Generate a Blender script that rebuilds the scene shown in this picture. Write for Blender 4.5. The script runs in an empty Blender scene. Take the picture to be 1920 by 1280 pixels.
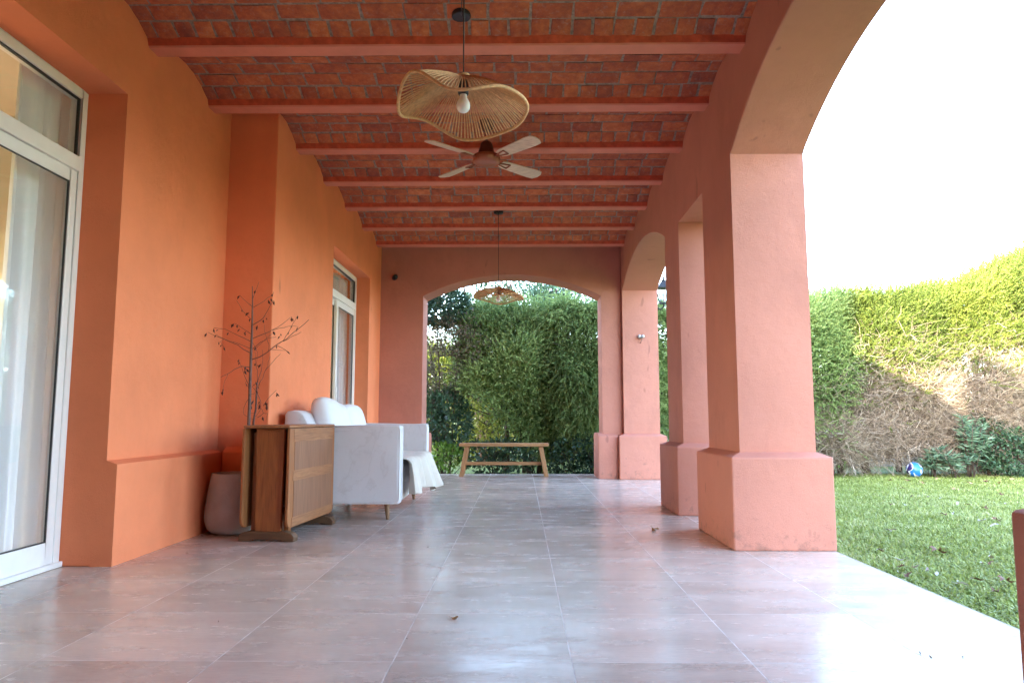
import bpy, bmesh, math, random
import numpy as np
from mathutils import Vector, Matrix

random.seed(7)
RNG = np.random.default_rng(11)
R = math.radians
sc = bpy.context.scene
COL = sc.collection

# ------------------------------------------------------------------ helpers
def tag(o, label=None, cat=None, group=None, kind=None):
    if label: o['label'] = label
    if cat: o['category'] = cat
    if group: o['group'] = group
    if kind: o['kind'] = kind
    return o

def thing(name, label, cat, loc=(0, 0, 0), rz=0.0, group=None):
    o = bpy.data.objects.new(name, None)
    COL.objects.link(o)
    o.location = loc
    o.rotation_euler = (0, 0, rz)
    o.empty_display_size = 0.1
    return tag(o, label, cat, group)

def link(name, me, parent=None):
    o = bpy.data.objects.new(name, me)
    COL.objects.link(o)
    if parent is not None:
        o.parent = parent
    return o

class MB:
    """collects verts/faces, builds one mesh object"""
    def __init__(self):
        self.v, self.f, self.m = [], [], []
    def add(self, vs, fs, mi=0):
        b = len(self.v)
        self.v += [tuple(p) for p in vs]
        for f in fs:
            self.f.append(tuple(b + i for i in f))
            self.m.append(mi)
    def box(self, x0, x1, y0, y1, z0, z1, mi=0, M=None):
        vs = [Vector((x, y, z)) for z in (z0, z1) for y in (y0, y1) for x in (x0, x1)]
        if M is not None:
            vs = [M @ p for p in vs]
        self.add(vs, [(0, 2, 3, 1), (4, 5, 7, 6), (0, 1, 5, 4), (2, 6, 7, 3), (0, 4, 6, 2), (1, 3, 7, 5)], mi)
    def frustum(self, b, zb, t, zt, mi=0):
        (x0, x1, y0, y1), (a0, a1, c0, c1) = b, t
        vs = [(x0, y0, zb), (x1, y0, zb), (x1, y1, zb), (x0, y1, zb), (a0, c0, zt), (a1, c0, zt), (a1, c1, zt), (a0, c1, zt)]
        self.add(vs, [(3, 2, 1, 0), (4, 5, 6, 7), (0, 1, 5, 4), (1, 2, 6, 5), (2, 3, 7, 6), (3, 0, 4, 7)], mi)
    def tube(self, pts, rad, n=8, mi=0, caps=True, closed=False):
        pts = [Vector(p) for p in pts]
        k = len(pts)
        if not hasattr(rad, '__len__'):
            rad = [rad] * k
        rings, up = [], None
        for i, p in enumerate(pts):
            if closed:
                t = pts[(i + 1) % k] - pts[i - 1]
            else:
                t = pts[min(i + 1, k - 1)] - pts[max(i - 1, 0)]
            t = t.normalized() if t.length > 1e-9 else Vector((0, 0, 1))
            if up is None:
                up = Vector((0, 0, 1)) if abs(t.z) < .9 else Vector((1, 0, 0))
            a = t.cross(up)
            if a.length < 1e-6:
                a = t.orthogonal()
            a.normalize()
            b = a.cross(t).normalized()
            up = b
            rings.append([p + (a * math.cos(2 * math.pi * j / n) + b * math.sin(2 * math.pi * j / n)) * rad[i] for j in range(n)])
        vs = [q for r in rings for q in r]
        fs = []
        for i in range(k if closed else k - 1):
            i2 = (i + 1) % k
            for j in range(n):
                j2 = (j + 1) % n
                fs.append((i * n + j, i * n + j2, i2 * n + j2, i2 * n + j))
        if caps and not closed:
            fs.append(tuple(range(n - 1, -1, -1)))
            fs.append(tuple((k - 1) * n + j for j in range(n)))
        self.add(vs, fs, mi)
    def lathe(self, prof, n=32, mi=0, c=(0, 0, 0), capb=False, capt=False):
        vs, fs = [], []
        for r, z in prof:
            for j in range(n):
                a = 2 * math.pi * j / n
                vs.append((c[0] + r * math.cos(a), c[1] + r * math.sin(a), c[2] + z))
        for i in range(len(prof) - 1):
            for j in range(n):
                j2 = (j + 1) % n
                fs.append((i * n + j, i * n + j2, (i + 1) * n + j2, (i + 1) * n + j))
        if capb: fs.append(tuple(range(n - 1, -1, -1)))
        if capt: fs.append(tuple((len(prof) - 1) * n + j for j in range(n)))
        self.add(vs, fs, mi)
    def build(self, name, mat, parent=None, smooth=False, bevel=0, segs=2, weld=False, fix=False):
        me = bpy.data.meshes.new(name)
        me.from_pydata(self.v, [], self.f)
        for m in (mat if isinstance(mat, (list, tuple)) else [mat]):
            me.materials.append(m)
        me.polygons.foreach_set('material_index', self.m)
        if smooth:
            me.polygons.foreach_set('use_smooth', [True] * len(me.polygons))
        if weld or bevel or fix:
            bm = bmesh.new(); bm.from_mesh(me)
            bmesh.ops.remove_doubles(bm, verts=bm.verts, dist=1e-5)
            bmesh.ops.recalc_face_normals(bm, faces=bm.faces)
            bm.to_mesh(me); bm.free()
        me.update()
        o = link(name, me, parent)
        if bevel:
            b = o.modifiers.new('bevel', 'BEVEL')
            b.width = bevel; b.segments = segs; b.limit_method = 'ANGLE'; b.angle_limit = R(35)
            b.harden_normals = False
        return o

def np_mesh(name, V, F, mats, parent=None, tone=None, smooth=False, mi=None):
    """V (n,3), F (m,k) numpy -> object; tone: per-vertex float attribute"""
    me = bpy.data.meshes.new(name)
    V = np.ascontiguousarray(V, dtype=np.float32)
    F = np.ascontiguousarray(F, dtype=np.int32)
    m, k = F.shape
    me.vertices.add(len(V)); me.vertices.foreach_set('co', V.ravel())
    me.loops.add(m * k); me.loops.foreach_set('vertex_index', F.ravel())
    me.polygons.add(m); me.polygons.foreach_set('loop_start', np.arange(m, dtype=np.int32) * k)
    for mm in (mats if isinstance(mats, (list, tuple)) else [mats]):
        me.materials.append(mm)
    if mi is not None:
        me.polygons.foreach_set('material_index', np.ascontiguousarray(mi, dtype=np.int32))
    if smooth:
        me.polygons.foreach_set('use_smooth', np.ones(m, dtype=bool))
    me.update(calc_edges=True)
    if tone is not None:
        a = me.attributes.new('tone', 'FLOAT', 'POINT')
        a.data.foreach_set('value', np.ascontiguousarray(tone, dtype=np.float32))
    return link(name, me, parent)

# ------------------------------------------------------------------ materials
def newmat(name):
    m = bpy.data.materials.new(name); m.use_nodes = True
    nt = m.node_tree
    p = nt.nodes['Principled BSDF']
    return m, nt, p

def N(nt, t, **kw):
    n = nt.nodes.new(t)
    for k, v in kw.items():
        if k.startswith('i_'):
            key = k[2:]
            n.inputs[int(key) if key.isdigit() else key.replace('_', ' ')].default_value = v
        else:
            setattr(n, k, v)
    return n

def ramp(nt, stops, interp='LINEAR'):
    n = nt.nodes.new('ShaderNodeValToRGB')
    cr = n.color_ramp; cr.interpolation = interp
    while len(cr.elements) < len(stops): cr.elements.new(0.5)
    for e, (p, c) in zip(cr.elements, stops):
        e.position = p
        e.color = (c, c, c, 1) if not hasattr(c, '__len__') else (*c[:3], 1)
    return n

def math_(nt, op, a, b=None, c=None, clamp=False):
    n = nt.nodes.new('ShaderNodeMath'); n.operation = op; n.use_clamp = clamp
    for i, x in enumerate((a, b, c)):
        if x is None: continue
        if isinstance(x, (int, float)): n.inputs[i].default_value = x
        else: nt.links.new(x, n.inputs[i])
    return n.outputs[0]

def mixc(nt, fac, a, b, mode='MIX'):
    n = nt.nodes.new('ShaderNodeMix'); n.data_type = 'RGBA'; n.blend_type = mode
    for sock, x in ((n.inputs['Factor'], fac), (n.inputs['A'], a), (n.inputs['B'], b)):
        if isinstance(x, (int, float)): sock.default_value = x
        elif hasattr(x, '__len__'): sock.default_value = (*x[:3], 1)
        else: nt.links.new(x, sock)
    return n.outputs['Result']

def tex(nt, scale=1.0, detail=4, rough=.55, vec=None, sc3=None, coord='Object', dist=0.0):
    tc = nt.nodes.new('ShaderNodeTexCoord')
    v = tc.outputs[coord] if vec is None else vec
    if sc3 is not None:
        mp = nt.nodes.new('ShaderNodeMapping'); mp.inputs['Scale'].default_value = sc3
        nt.links.new(v, mp.inputs['Vector']); v = mp.outputs['Vector']
    n = nt.nodes.new('ShaderNodeTexNoise')
    n.inputs['Scale'].default_value = scale; n.inputs['Detail'].default_value = detail
    n.inputs['Roughness'].default_value = rough; n.inputs['Distortion'].default_value = dist
    nt.links.new(v, n.inputs['Vector'])
    return n.outputs['Fac']

def bump(nt, p, h, strength=.3, dist=.01):
    b = nt.nodes.new('ShaderNodeBump')
    b.inputs['Strength'].default_value = strength; b.inputs['Distance'].default_value = dist
    nt.links.new(h, b.inputs['Height']); nt.links.new(b.outputs['Normal'], p.inputs['Normal'])

def plain(name, c, rough=.5, metal=0.0, var=.12, scale=12, bumps=0.0, bscale=120, spec=None, sheen=0.0):
    m, nt, p = newmat(name)
    f = tex(nt, scale, 5)
    r = ramp(nt, [(.3, [x * (1 - var) for x in c]), (.72, [min(1, x * (1 + var)) for x in c])])
    nt.links.new(f, r.inputs['Fac']); nt.links.new(r.outputs['Color'], p.inputs['Base Color'])
    p.inputs['Roughness'].default_value = rough; p.inputs['Metallic'].default_value = metal
    if spec is not None: p.inputs['Specular IOR Level'].default_value = spec
    if sheen: p.inputs['Sheen Weight'].default_value = sheen
    if bumps:
        bump(nt, p, tex(nt, bscale, 3), bumps, .004)
    return m

def plaster(name, c, stains=.35, mould=False, scuff=.76):
    m, nt, p = newmat(name)
    big = tex(nt, 1.3, 6, .6)
    r = ramp(nt, [(.25, [x * .86 for x in c]), (.55, c), (.8, [min(1, x * 1.10) for x in c])])
    nt.links.new(big, r.inputs['Fac'])
    # weathering blotches and thin scuffs with a shape of their own
    sp = tex(nt, 3.1, 9, .72, sc3=(1, 1, .45))
    k = ramp(nt, [(.52, 0.0), (.74, stains)])
    nt.links.new(sp, k.inputs['Fac'])
    col = mixc(nt, k.outputs['Color'], r.outputs['Color'], [c[0] * .62, c[1] * .6, c[2] * .62])
    sc_ = tex(nt, 5.0, 2, .5, sc3=(1.5, 1.5, .5))
    k2 = ramp(nt, [(scuff, 0.0), (scuff + .035, .42)])
    nt.links.new(sc_, k2.inputs['Fac'])
    col = mixc(nt, k2.outputs['Color'], col, [c[0] * .42, c[1] * .42, c[2] * .46])
    if mould:
        g_ = N(nt, 'ShaderNodeNewGeometry'); sx_ = N(nt, 'ShaderNodeSeparateXYZ'); nt.links.new(g_.outputs['Position'], sx_.inputs[0])
        hgt = N(nt, 'ShaderNodeMapRange'); hgt.inputs[1].default_value = 0; hgt.inputs[2].default_value = .38; hgt.inputs[3].default_value = .14; hgt.inputs[4].default_value = -.05
        nt.links.new(sx_.outputs[2], hgt.inputs[0])
        mm = math_(nt, 'ADD', tex(nt, 14, 9, .75), hgt.outputs[0])
        k3 = ramp(nt, [(.62, 0.0), (.76, .55)]); nt.links.new(mm, k3.inputs['Fac'])
        col = mixc(nt, k3.outputs['Color'], col, (.16, .09, .07))
    nt.links.new(col, p.inputs['Base Color'])
    p.inputs['Roughness'].default_value = .8
    p.inputs['Specular IOR Level'].default_value = .25
    h1 = tex(nt, 230, 3, .6); h2 = tex(nt, 9, 4, .6)
    h = math_(nt, 'ADD', math_(nt, 'MULTIPLY', h1, .5), h2)
    bump(nt, p, h, .75, .010)
    return m

def wood(name, dark, light, scale=1.0, axis='Z', rough=.5, ring=18):
    m, nt, p = newmat(name)
    s = {'X': (.12, 1, 1), 'Y': (1, .12, 1), 'Z': (1, 1, .12)}[axis]
    f = tex(nt, ring * scale, 6, .65, sc3=s, dist=1.2)
    g = tex(nt, 120 * scale, 3, .6, sc3=tuple(x if x == 1 else .05 for x in s))
    r = ramp(nt, [(.28, dark), (.52, [(a + b) / 2 for a, b in zip(dark, light)]), (.75, light)])
    nt.links.new(f, r.inputs['Fac'])
    g2 = ramp(nt, [(.35, .72), (.55, 1.0)])
    nt.links.new(g, g2.inputs['Fac'])
    col = mixc(nt, .8, r.outputs['Color'], g2.outputs['Color'], 'MULTIPLY')
    st = ramp(nt, [(.66, 0.0), (.78, .7)])
    nt.links.new(tex(nt, 6, 6, .7), st.inputs['Fac'])
    col = mixc(nt, st.outputs['Color'], col, [x * .35 for x in dark])
    nt.links.new(col, p.inputs['Base Color'])
    p.inputs['Roughness'].default_value = rough
    bump(nt, p, g, .25, .002)
    return m

def foliage(name, dark, mid, light, trans=.35, rough=.55):
    m, nt, p = newmat(name)
    a = N(nt, 'ShaderNodeAttribute', attribute_name='tone')
    r = ramp(nt, [(0.0, dark), (.5, mid), (1.0, light)])
    nt.links.new(a.outputs['Fac'], r.inputs['Fac'])
    nt.links.new(r.outputs['Color'], p.inputs['Base Color'])
    p.inputs['Roughness'].default_value = rough
    p.inputs['Specular IOR Level'].default_value = .3
    t = nt.nodes.new('ShaderNodeBsdfTranslucent')
    nt.links.new(r.outputs['Color'], t.inputs['Color'])
    mx = nt.nodes.new('ShaderNodeMixShader'); mx.inputs['Fac'].default_value = trans
    out = nt.nodes['Material Output']
    nt.links.new(p.outputs[0], mx.inputs[1]); nt.links.new(t.outputs[0], mx.inputs[2])
    nt.links.new(mx.outputs[0], out.inputs['Surface'])
    return m

def glass_mat(name, tint=(.965, .98, .98), refl=1.0):
    m, nt, p = newmat(name)
    nt.nodes.remove(p)
    tr = N(nt, 'ShaderNodeBsdfTransparent'); tr.inputs['Color'].default_value = (*tint, 1)
    gl = N(nt, 'ShaderNodeBsdfGlossy'); gl.inputs['Roughness'].default_value = .02
    fr = N(nt, 'ShaderNodeLayerWeight'); fr.inputs['Blend'].default_value = .5
    mx = N(nt, 'ShaderNodeMixShader')
    f5 = math_(nt, 'POWER', fr.outputs['Facing'], 5.0)
    f = math_(nt, 'MULTIPLY', math_(nt, 'MULTIPLY_ADD', f5, .94, .06), refl, clamp=True)
    nt.links.new(f, mx.inputs[0]); nt.links.new(tr.outputs[0], mx.inputs[1]); nt.links.new(gl.outputs[0], mx.inputs[2])
    nt.links.new(mx.outputs[0], nt.nodes['Material Output'].inputs['Surface'])
    return m

M_ORANGE = plaster('orange_plaster', (.85, .262, .12), .16)
M_SALMON = plaster('salmon_plaster', (.53, .225, .168), .34, True, .715)
M_BEAM = plain('painted_beam', (.64, .22, .14), .62, var=.10, scale=7, bumps=.3, bscale=40)
M_HAUNCH = plain('haunch_bounce_tint', (.50, .085, .035), .8, var=.25, scale=18, bumps=.9, bscale=45)  # deeper red puts the ceiling's bounced light into the beam sides' colour
M_MORTAR = plain('vault_mortar', (.29, .225, .185), .95, var=.4, scale=40, bumps=.6, bscale=90)
M_WHITEFRAME = plain('white_frame', (.80, .78, .76), .35, var=.03)
M_GASKET = plain('dark_gasket', (.03, .03, .03), .6)
M_GLASS = glass_mat('window_glass')
M_BLACK = plain('black_plastic', (.015, .016, .02), .45, var=.05)
M_ROOM = plain('room_paint', (.55, .56, .50), .9, var=.04, scale=2)
M_ROOMFLOOR = plain('room_floor', (.32, .22, .14), .5, var=.1, scale=3)
M_ROOF = plain('roof_membrane', (.35, .3, .27), .9)

def brick_mat():
    m, nt, p = newmat('vault_brick')
    a = N(nt, 'ShaderNodeAttribute', attribute_name='tone')
    r = ramp(nt, [(0, (.25, .07, .05)), (.35, (.39, .10, .05)), (.7, (.53, .15, .06)), (1, (.64, .23, .10))])
    n1 = tex(nt, 16, 6, .7)
    f = math_(nt, 'ADD', a.outputs['Fac'], math_(nt, 'MULTIPLY', math_(nt, 'SUBTRACT', n1, .5), 1.7), clamp=True)
    nt.links.new(f, r.inputs['Fac'])
    # lime bloom and smeared mortar on the brick faces
    bl = ramp(nt, [(.54, 0.0), (.74, .7)])
    nt.links.new(tex(nt, 26, 8, .75, dist=.6), bl.inputs['Fac'])
    col = mixc(nt, bl.outputs['Color'], r.outputs['Color'], (.42, .29, .24))
    nt.links.new(col, p.inputs['Base Color'])
    p.inputs['Roughness'].default_value = .9
    bump(nt, p, tex(nt, 45, 8, .75), .9, .010)
    return m
M_BRICK = brick_mat()

TILE, TX, TY = .5895, .168, 2.466
def tile_mat():
    m, nt, p = newmat('porcelain_floor_tile')
    tc = N(nt, 'ShaderNodeTexCoord')
    s = N(nt, 'ShaderNodeSeparateXYZ'); nt.links.new(tc.outputs['Object'], s.inputs[0])
    u = math_(nt, 'DIVIDE', math_(nt, 'SUBTRACT', s.outputs[0], TX), TILE)
    v = math_(nt, 'DIVIDE', math_(nt, 'SUBTRACT', s.outputs[1], TY), TILE)
    fu, fv = math_(nt, 'FLOOR', u), math_(nt, 'FLOOR', v)
    du = math_(nt, 'MULTIPLY', math_(nt, 'ABSOLUTE', math_(nt, 'SUBTRACT', u, math_(nt, 'ROUND', u))), TILE)
    dv = math_(nt, 'MULTIPLY', math_(nt, 'ABSOLUTE', math_(nt, 'SUBTRACT', v, math_(nt, 'ROUND', v))), TILE)
    d = math_(nt, 'MINIMUM', du, math_(nt, 'MULTIPLY', dv, 1.25))
    g = N(nt, 'ShaderNodeMapRange'); g.inputs[1].default_value = .0014; g.inputs[2].default_value = .0027
    g.inputs[3].default_value = 1; g.inputs[4].default_value = 0
    nt.links.new(d, g.inputs[0])
    wn = N(nt, 'ShaderNodeTexWhiteNoise', noise_dimensions='2D')
    cb = N(nt, 'ShaderNodeCombineXYZ'); nt.links.new(fu, cb.inputs[0]); nt.links.new(fv, cb.inputs[1])
    nt.links.new(cb.outputs[0], wn.inputs['Vector'])
    # streaky stone print, shifted per tile
    off = N(nt, 'ShaderNodeVectorMath', operation='MULTIPLY_ADD')
    nt.links.new(wn.outputs['Color'], off.inputs[0]); off.inputs[1].default_value = (9, 9, 9)
    nt.links.new(tc.outputs['Object'], off.inputs[2])
    st = tex(nt, 2.6, 7, .56, vec=off.outputs[0], sc3=(.5, 1.6, 1), dist=.35)
    r = ramp(nt, [(.25, (.45, .355, .29)), (.5, (.56, .46, .39)), (.75, (.64, .545, .47))])
    nt.links.new(st, r.inputs['Fac'])
    tone = math_(nt, 'ADD', .90, math_(nt, 'MULTIPLY', wn.outputs['Value'], .2))
    tv = N(nt, 'ShaderNodeVectorMath', operation='SCALE')
    nt.links.new(r.outputs['Color'], tv.inputs[0]); nt.links.new(tone, tv.inputs['Scale'])
    fine = ramp(nt, [(.35, .82), (.6, 1.05)]); nt.links.new(tex(nt, 60, 6, .7, sc3=(.3, 2, 1)), fine.inputs['Fac'])
    c1 = mixc(nt, .7, tv.outputs[0], fine.outputs['Color'], 'MULTIPLY')
    grime = ramp(nt, [(.60, 0.0), (.75, .55)]); nt.links.new(tex(nt, 2.3, 8, .7, sc3=(.7, 1.3, 1)), grime.inputs['Fac'])
    c1 = mixc(nt, grime.outputs['Color'], c1, (.33, .22, .18))
    gr = ramp(nt, [(.3, (.40, .34, .31)), (.55, (.70, .64, .60)), (.7, (.80, .75, .72))]); nt.links.new(tex(nt, 9, 4), gr.inputs['Fac'])
    col = mixc(nt, g.outputs[0], c1, gr.outputs['Color'])
    nt.links.new(col, p.inputs['Base Color'])
    rr = N(nt, 'ShaderNodeMapRange'); rr.inputs[1].default_value = .3; rr.inputs[2].default_value = .7
    rr.inputs[3].default_value = .14; rr.inputs[4].default_value = .34
    nt.links.new(tex(nt, 5, 8, .7, sc3=(.6, 1.6, 1)), rr.inputs[0])
    ro = math_(nt, 'ADD', rr.outputs[0], math_(nt, 'MULTIPLY', g.outputs[0], .4))
    nt.links.new(ro, p.inputs['Roughness'])
    p.inputs['Specular IOR Level'].default_value = .55
    hh = math_(nt, 'SUBTRACT', math_(nt, 'MULTIPLY', tex(nt, 11, 5, .6, sc3=(.5, 1.6, 1)), .25), g.outputs[0])
    bump(nt, p, hh, .22, .0022)
    return m
M_TILE = tile_mat()

# ------------------------------------------------------------------ camera
cam = bpy.data.cameras.new('camera')
cam.sensor_width = 36; cam.lens = 36 * 1350 / 1920
cam.clip_end = 2000; cam.clip_start = .05
co = bpy.data.objects.new('camera', cam); COL.objects.link(co)
co.location = (0, 0, .8); co.rotation_euler = (R(96.0046), 0, R(.675))
sc.camera = co

# ------------------------------------------------------------------ light
w = bpy.data.worlds.new('World'); sc.world = w; w.use_nodes = True
wt = w.node_tree
sky = wt.nodes.new('ShaderNodeTexSky'); sky.sky_type = 'NISHITA'
SUN_EL, SUN_AZ = R(21.8), R(225)          # azimuth clockwise from +Y: light comes from -X -Y
sky.sun_disc = False; sky.sun_elevation = SUN_EL; sky.sun_rotation = SUN_AZ
sky.air_density = 1.0; sky.dust_density = 1.6; sky.ozone_density = 1.0
bg = wt.nodes['Background']; bg.inputs['Strength'].default_value = .15
wt.links.new(sky.outputs[0], bg.inputs['Color'])
sl = bpy.data.lights.new('sun', 'SUN'); sl.energy = 2.0; sl.angle = R(.5); sl.color = (1, .86, .66)
so = bpy.data.objects.new('sun', sl); COL.objects.link(so)
dirn = Vector((math.sin(SUN_AZ) * math.cos(SUN_EL), math.cos(SUN_AZ) * math.cos(SUN_EL), math.sin(SUN_EL)))
so.rotation_euler = dirn.to_track_quat('Z', 'Y').to_euler()
so.location = (-30, -30, 20)
sc.view_settings.view_transform = 'Standard'; sc.view_settings.look = 'None'
sc.view_settings.exposure = 4.4; sc.view_settings.gamma = 1
sc.cycles.max_bounces = 12; sc.cycles.diffuse_bounces = 6; sc.cycles.transparent_max_bounces = 16
sc.cycles.use_denoising = True
sc.cycles.denoising_prefilter = 'ACCURATE'
sc.cycles.use_guiding = True
sc.cycles.use_light_tree = False
sc.cycles.blur_glossy = .6
sc.cycles.sample_clamp_indirect = 1.5
sc.cycles.caustics_reflective = False; sc.cycles.caustics_refractive = False

# ------------------------------------------------------------------ ground, slab
def quad_sheet(name, x0, x1, y0, y1, z, mat, nx=1, ny=1):
    mb = MB()
    for i in range(nx):
        for j in range(ny):
            a, b = x0 + (x1 - x0) * i / nx, x0 + (x1 - x0) * (i + 1) / nx
            c, d = y0 + (y1 - y0) * j / ny, y0 + (y1 - y0) * (j + 1) / ny
            mb.add([(a, c, z), (b, c, z), (b, d, z), (a, d, z)], [(0, 1, 2, 3)])
    return mb.build(name, mat, weld=True)

def lawn_mat():
    m, nt, p = newmat('lawn_ground')
    r = ramp(nt, [(.3, (.10, .13, .035)), (.6, (.17, .21, .06)), (.8, (.27, .23, .12))])
    nt.links.new(tex(nt, 3, 9, .7), r.inputs['Fac'])
    nt.links.new(r.outputs['Color'], p.inputs['Base Color']); p.inputs['Roughness'].default_value = .9
    bump(nt, p, tex(nt, 60, 4), .8, .03)
    return m
GZ = -.10
tag(quad_sheet('lawn', -400, 400, -400, 400, GZ, lawn_mat()), kind='structure')
mb = MB(); mb.box(-2.566, 1.885, -6, 10.39, -.12, 0)
tag(mb.build('tiled_floor', M_TILE), kind='structure')
M_CONC = plain('slab_edge_concrete', (.30, .26, .22), .9, var=.2, scale=14, bumps=.5)
mb = MB(); mb.box(1.885, 1.925, -6, 10.43, -.13, -.012); mb.box(-2.4, 1.885, 10.39, 10.43, -.13, -.012)
tag(mb.build('slab_kerb', M_CONC), kind='structure')

# ------------------------------------------------------------------ walls
def profile_wall(mb, prof, top, t0, t1, axis):
    """wall from a lower profile (s, z): axis 'Y' -> s runs along Y, thickness along X (t0..t1)"""
    def P(s, t, z):
        return (t, s, z) if axis == 'Y' else (s, t, z)
    for (s0, z0), (s1, z1) in zip(prof[:-1], prof[1:]):
        mb.add([P(s0, t0, z0), P(s1, t0, z1), P(s1, t1, z1), P(s0, t1, z0)], [(0, 1, 2, 3)])
        if abs(s1 - s0) > 1e-6:
            mb.add([P(s0, t0, z0), P(s1, t0, z1), P(s1, t0, top), P(s0, t0, top)], [(0, 1, 2, 3)])
            mb.add([P(s0, t1, z0), P(s1, t1, z1), P(s1, t1, top), P(s0, t1, top)], [(0, 1, 2, 3)])
            mb.add([P(s0, t0, top), P(s1, t0, top), P(s1, t1, top), P(s0, t1, top)], [(0, 1, 2, 3)])
    for s, z in (prof[0], prof[-1]):
        mb.add([P(s, t0, z), P(s, t1, z), P(s, t1, top), P(s, t0, top)], [(0, 1, 2, 3)])

def arch(s0, s1, spring, rise, n=72):
    a = (s1 - s0) / 2; c = (s0 + s1) / 2
    rad = (a * a + rise * rise) / (2 * rise); zc = spring + rise - rad
    return [(s0 + (s1 - s0) * i / n, zc + math.sqrt(max(0, rad * rad - (s0 + (s1 - s0) * i / n - c) ** 2))) for i in range(n + 1)]

TOP = 3.45
XI, XO = 1.36, 1.83
prof = [(-2.6, 0), (-.2, 0), (-.2, 2.468), (.55, 2.468), (.55, 0), (1.79, 0)]
prof += arch(1.79, 4.53, 2.494, .38) + [(4.53, 0), (5.26, 0), (5.26, 2.468), (6.08, 2.468), (6.08, 0), (6.66, 0)]
prof += arch(6.66, 9.53, 2.485, .30) + [(9.53, 0), (10.12, 0)]
ARC = thing('arcade_wall', 'salmon plastered arcade of square piers and shallow arches between veranda and lawn', 'wall')
mb = MB(); profile_wall(mb, prof, TOP, XI, XO, 'Y')
mb.build('pier_and_arch_wall', M_SALMON, ARC, bevel=.008, segs=2)
def plinth_box(parent, x0, x1, y0, y1, ins, h=.555, ht=.59):
    a = (x0 - ins, x1 + ins, y0 - ins, y1 + ins); b = (x0 + .01, x1 - .01, y0 + .01, y1 - .01)
    m = MB()
    def ring(q, z): return [(q[0], q[2], z), (q[1], q[2], z), (q[1], q[3], z), (q[0], q[3], z)]
    vs = ring(a, 0) + ring(a, h) + ring(b, ht)
    fs = []
    for k in (0, 4):
        for j in range(4):
            j2 = (j + 1) % 4
            fs.append((k + j, k + j2, k + 4 + j2, k + 4 + j))
    fs += [(3, 2, 1, 0), (8, 9, 10, 11)]
    m.add(vs, fs)
    return m.build('plinth', M_SALMON, parent, bevel=.01, segs=2)
for y0, y1 in ((4.53, 5.26), (6.08, 6.66), (9.53, 10.12), (.55, 1.87), (-2.5, -.2)):
    plinth_box(ARC, XI, XO, y0, y1, .075)

# end wall with one wide arch
EY = 9.62
END = thing('end_wall', 'terracotta plastered end wall with one wide arch open to the hedge', 'wall')
mb = MB()
profile_wall(mb, [(-2.6, 0), (-1.315, 0)] + arch(-1.315, 1.09, 2.43, .29) + [(1.09, 0), (XI - .002, 0)], TOP, EY, 10.08, 'X')
mb.build('arched_wall', M_SALMON, END, bevel=.008, segs=2)
def plinth_run(parent, x0, x1, name='plinth'):
    m = MB()
    ins = .07
    a = (x0, x1, EY - ins, 10.08 + ins); b = (x0, x1, EY + .01, 10.07)
    def ring(q, z): return [(q[0], q[2], z), (q[1], q[2], z), (q[1], q[3], z), (q[0], q[3], z)]
    vs = ring(a, 0) + ring(a, .555) + ring(b, .59)
    fs = [(k + j, k + (j + 1) % 4, k + 4 + (j + 1) % 4, k + 4 + j) for k in (0, 4) for j in range(4)] + [(3, 2, 1, 0), (8, 9, 10, 11)]
    m.add(vs, fs)
    return m.build(name, M_SALMON, parent, bevel=.01)
plinth_run(END, -1.83, -1.245)
plinth_run(END, 1.02, 1.283)

mb = MB()
profile_wall(mb, [(-2.6, 0), (XI - .002, 0)], TOP, -2.7, -2.3, 'X')
tag(mb.build('rear_wall', M_SALMON), kind='structure')
# house walls on the left
XN, XF, YS = -2.265, -1.89, 5.41
DOOR_N = (2.0, 3.96, 2.655)      # y0, y1, lintel of the near opening
DOOR_F = (7.14, 8.90, 2.54)
HN = thing('house_wall', 'bright orange plastered wall around the near white glass door, with a low plinth', 'wall')
mb = MB()
profile_wall(mb, [(-9, 0), (DOOR_N[0], 0), (DOOR_N[0], DOOR_N[2]), (DOOR_N[1], DOOR_N[2]), (DOOR_N[1], 0), (YS + .1, 0)], TOP, XN, -2.565, 'Y')
mb.build('plastered_wall', M_ORANGE, HN, bevel=.008, segs=2)
def wall_plinth(parent, y0, y1, x, ins, end=True):
    m = MB()
    a, b = x + ins, x - .06
    vs = [(b, y0, 0), (a, y0, 0), (a, y0, .545), (b, y0, .585), (b, y1, 0), (a, y1, 0), (a, y1, .545), (b, y1, .585)]
    m.add(vs, [(0, 1, 2, 3), (7, 6, 5, 4), (1, 5, 6, 2), (2, 6, 7, 3), (0, 4, 5, 1), (0, 3, 7, 4)])
    return m.build('plinth', M_ORANGE, parent, fix=True)
wall_plinth(HN, DOOR_N[1] - .0012, 5.342, XN, .06)
wall_plinth(HN, -6, DOOR_N[0], XN, .06)
HF = thing('house_wall', 'orange plastered wall stepping forward behind the white sofa, around the far glass door', 'wall')
mb = MB()
profile_wall(mb, [(YS, 0), (DOOR_F[0], 0), (DOOR_F[0], DOOR_F[2]), (DOOR_F[1], DOOR_F[2]), (DOOR_F[1], 0), (EY - .002, 0)], TOP, XF, -2.30, 'Y')
mb.build('plastered_wall', M_ORANGE, HF, bevel=.008, segs=2)
mb = MB()   # plinth wrapping the step corner
m_ = .05
o_ = [(-2.20, YS - .065), (XF + m_, YS - .065), (XF + m_, DOOR_F[0])]
i_ = [(-2.20, YS + .01), (XF - .01, YS + .01), (XF - .01, DOOR_F[0])]
vs = [(x, y, 0) for x, y in o_] + [(x, y, .545) for x, y in o_] + [(x, y, .585) for x, y in i_]
mb.add(vs, [(0, 1, 4, 3), (1, 2, 5, 4), (3, 4, 7, 6), (4, 5, 8, 7), (2, 8, 5)])
mb.build('plinth', M_ORANGE, HF, bevel=.008, segs=2)
mb = MB()
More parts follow.
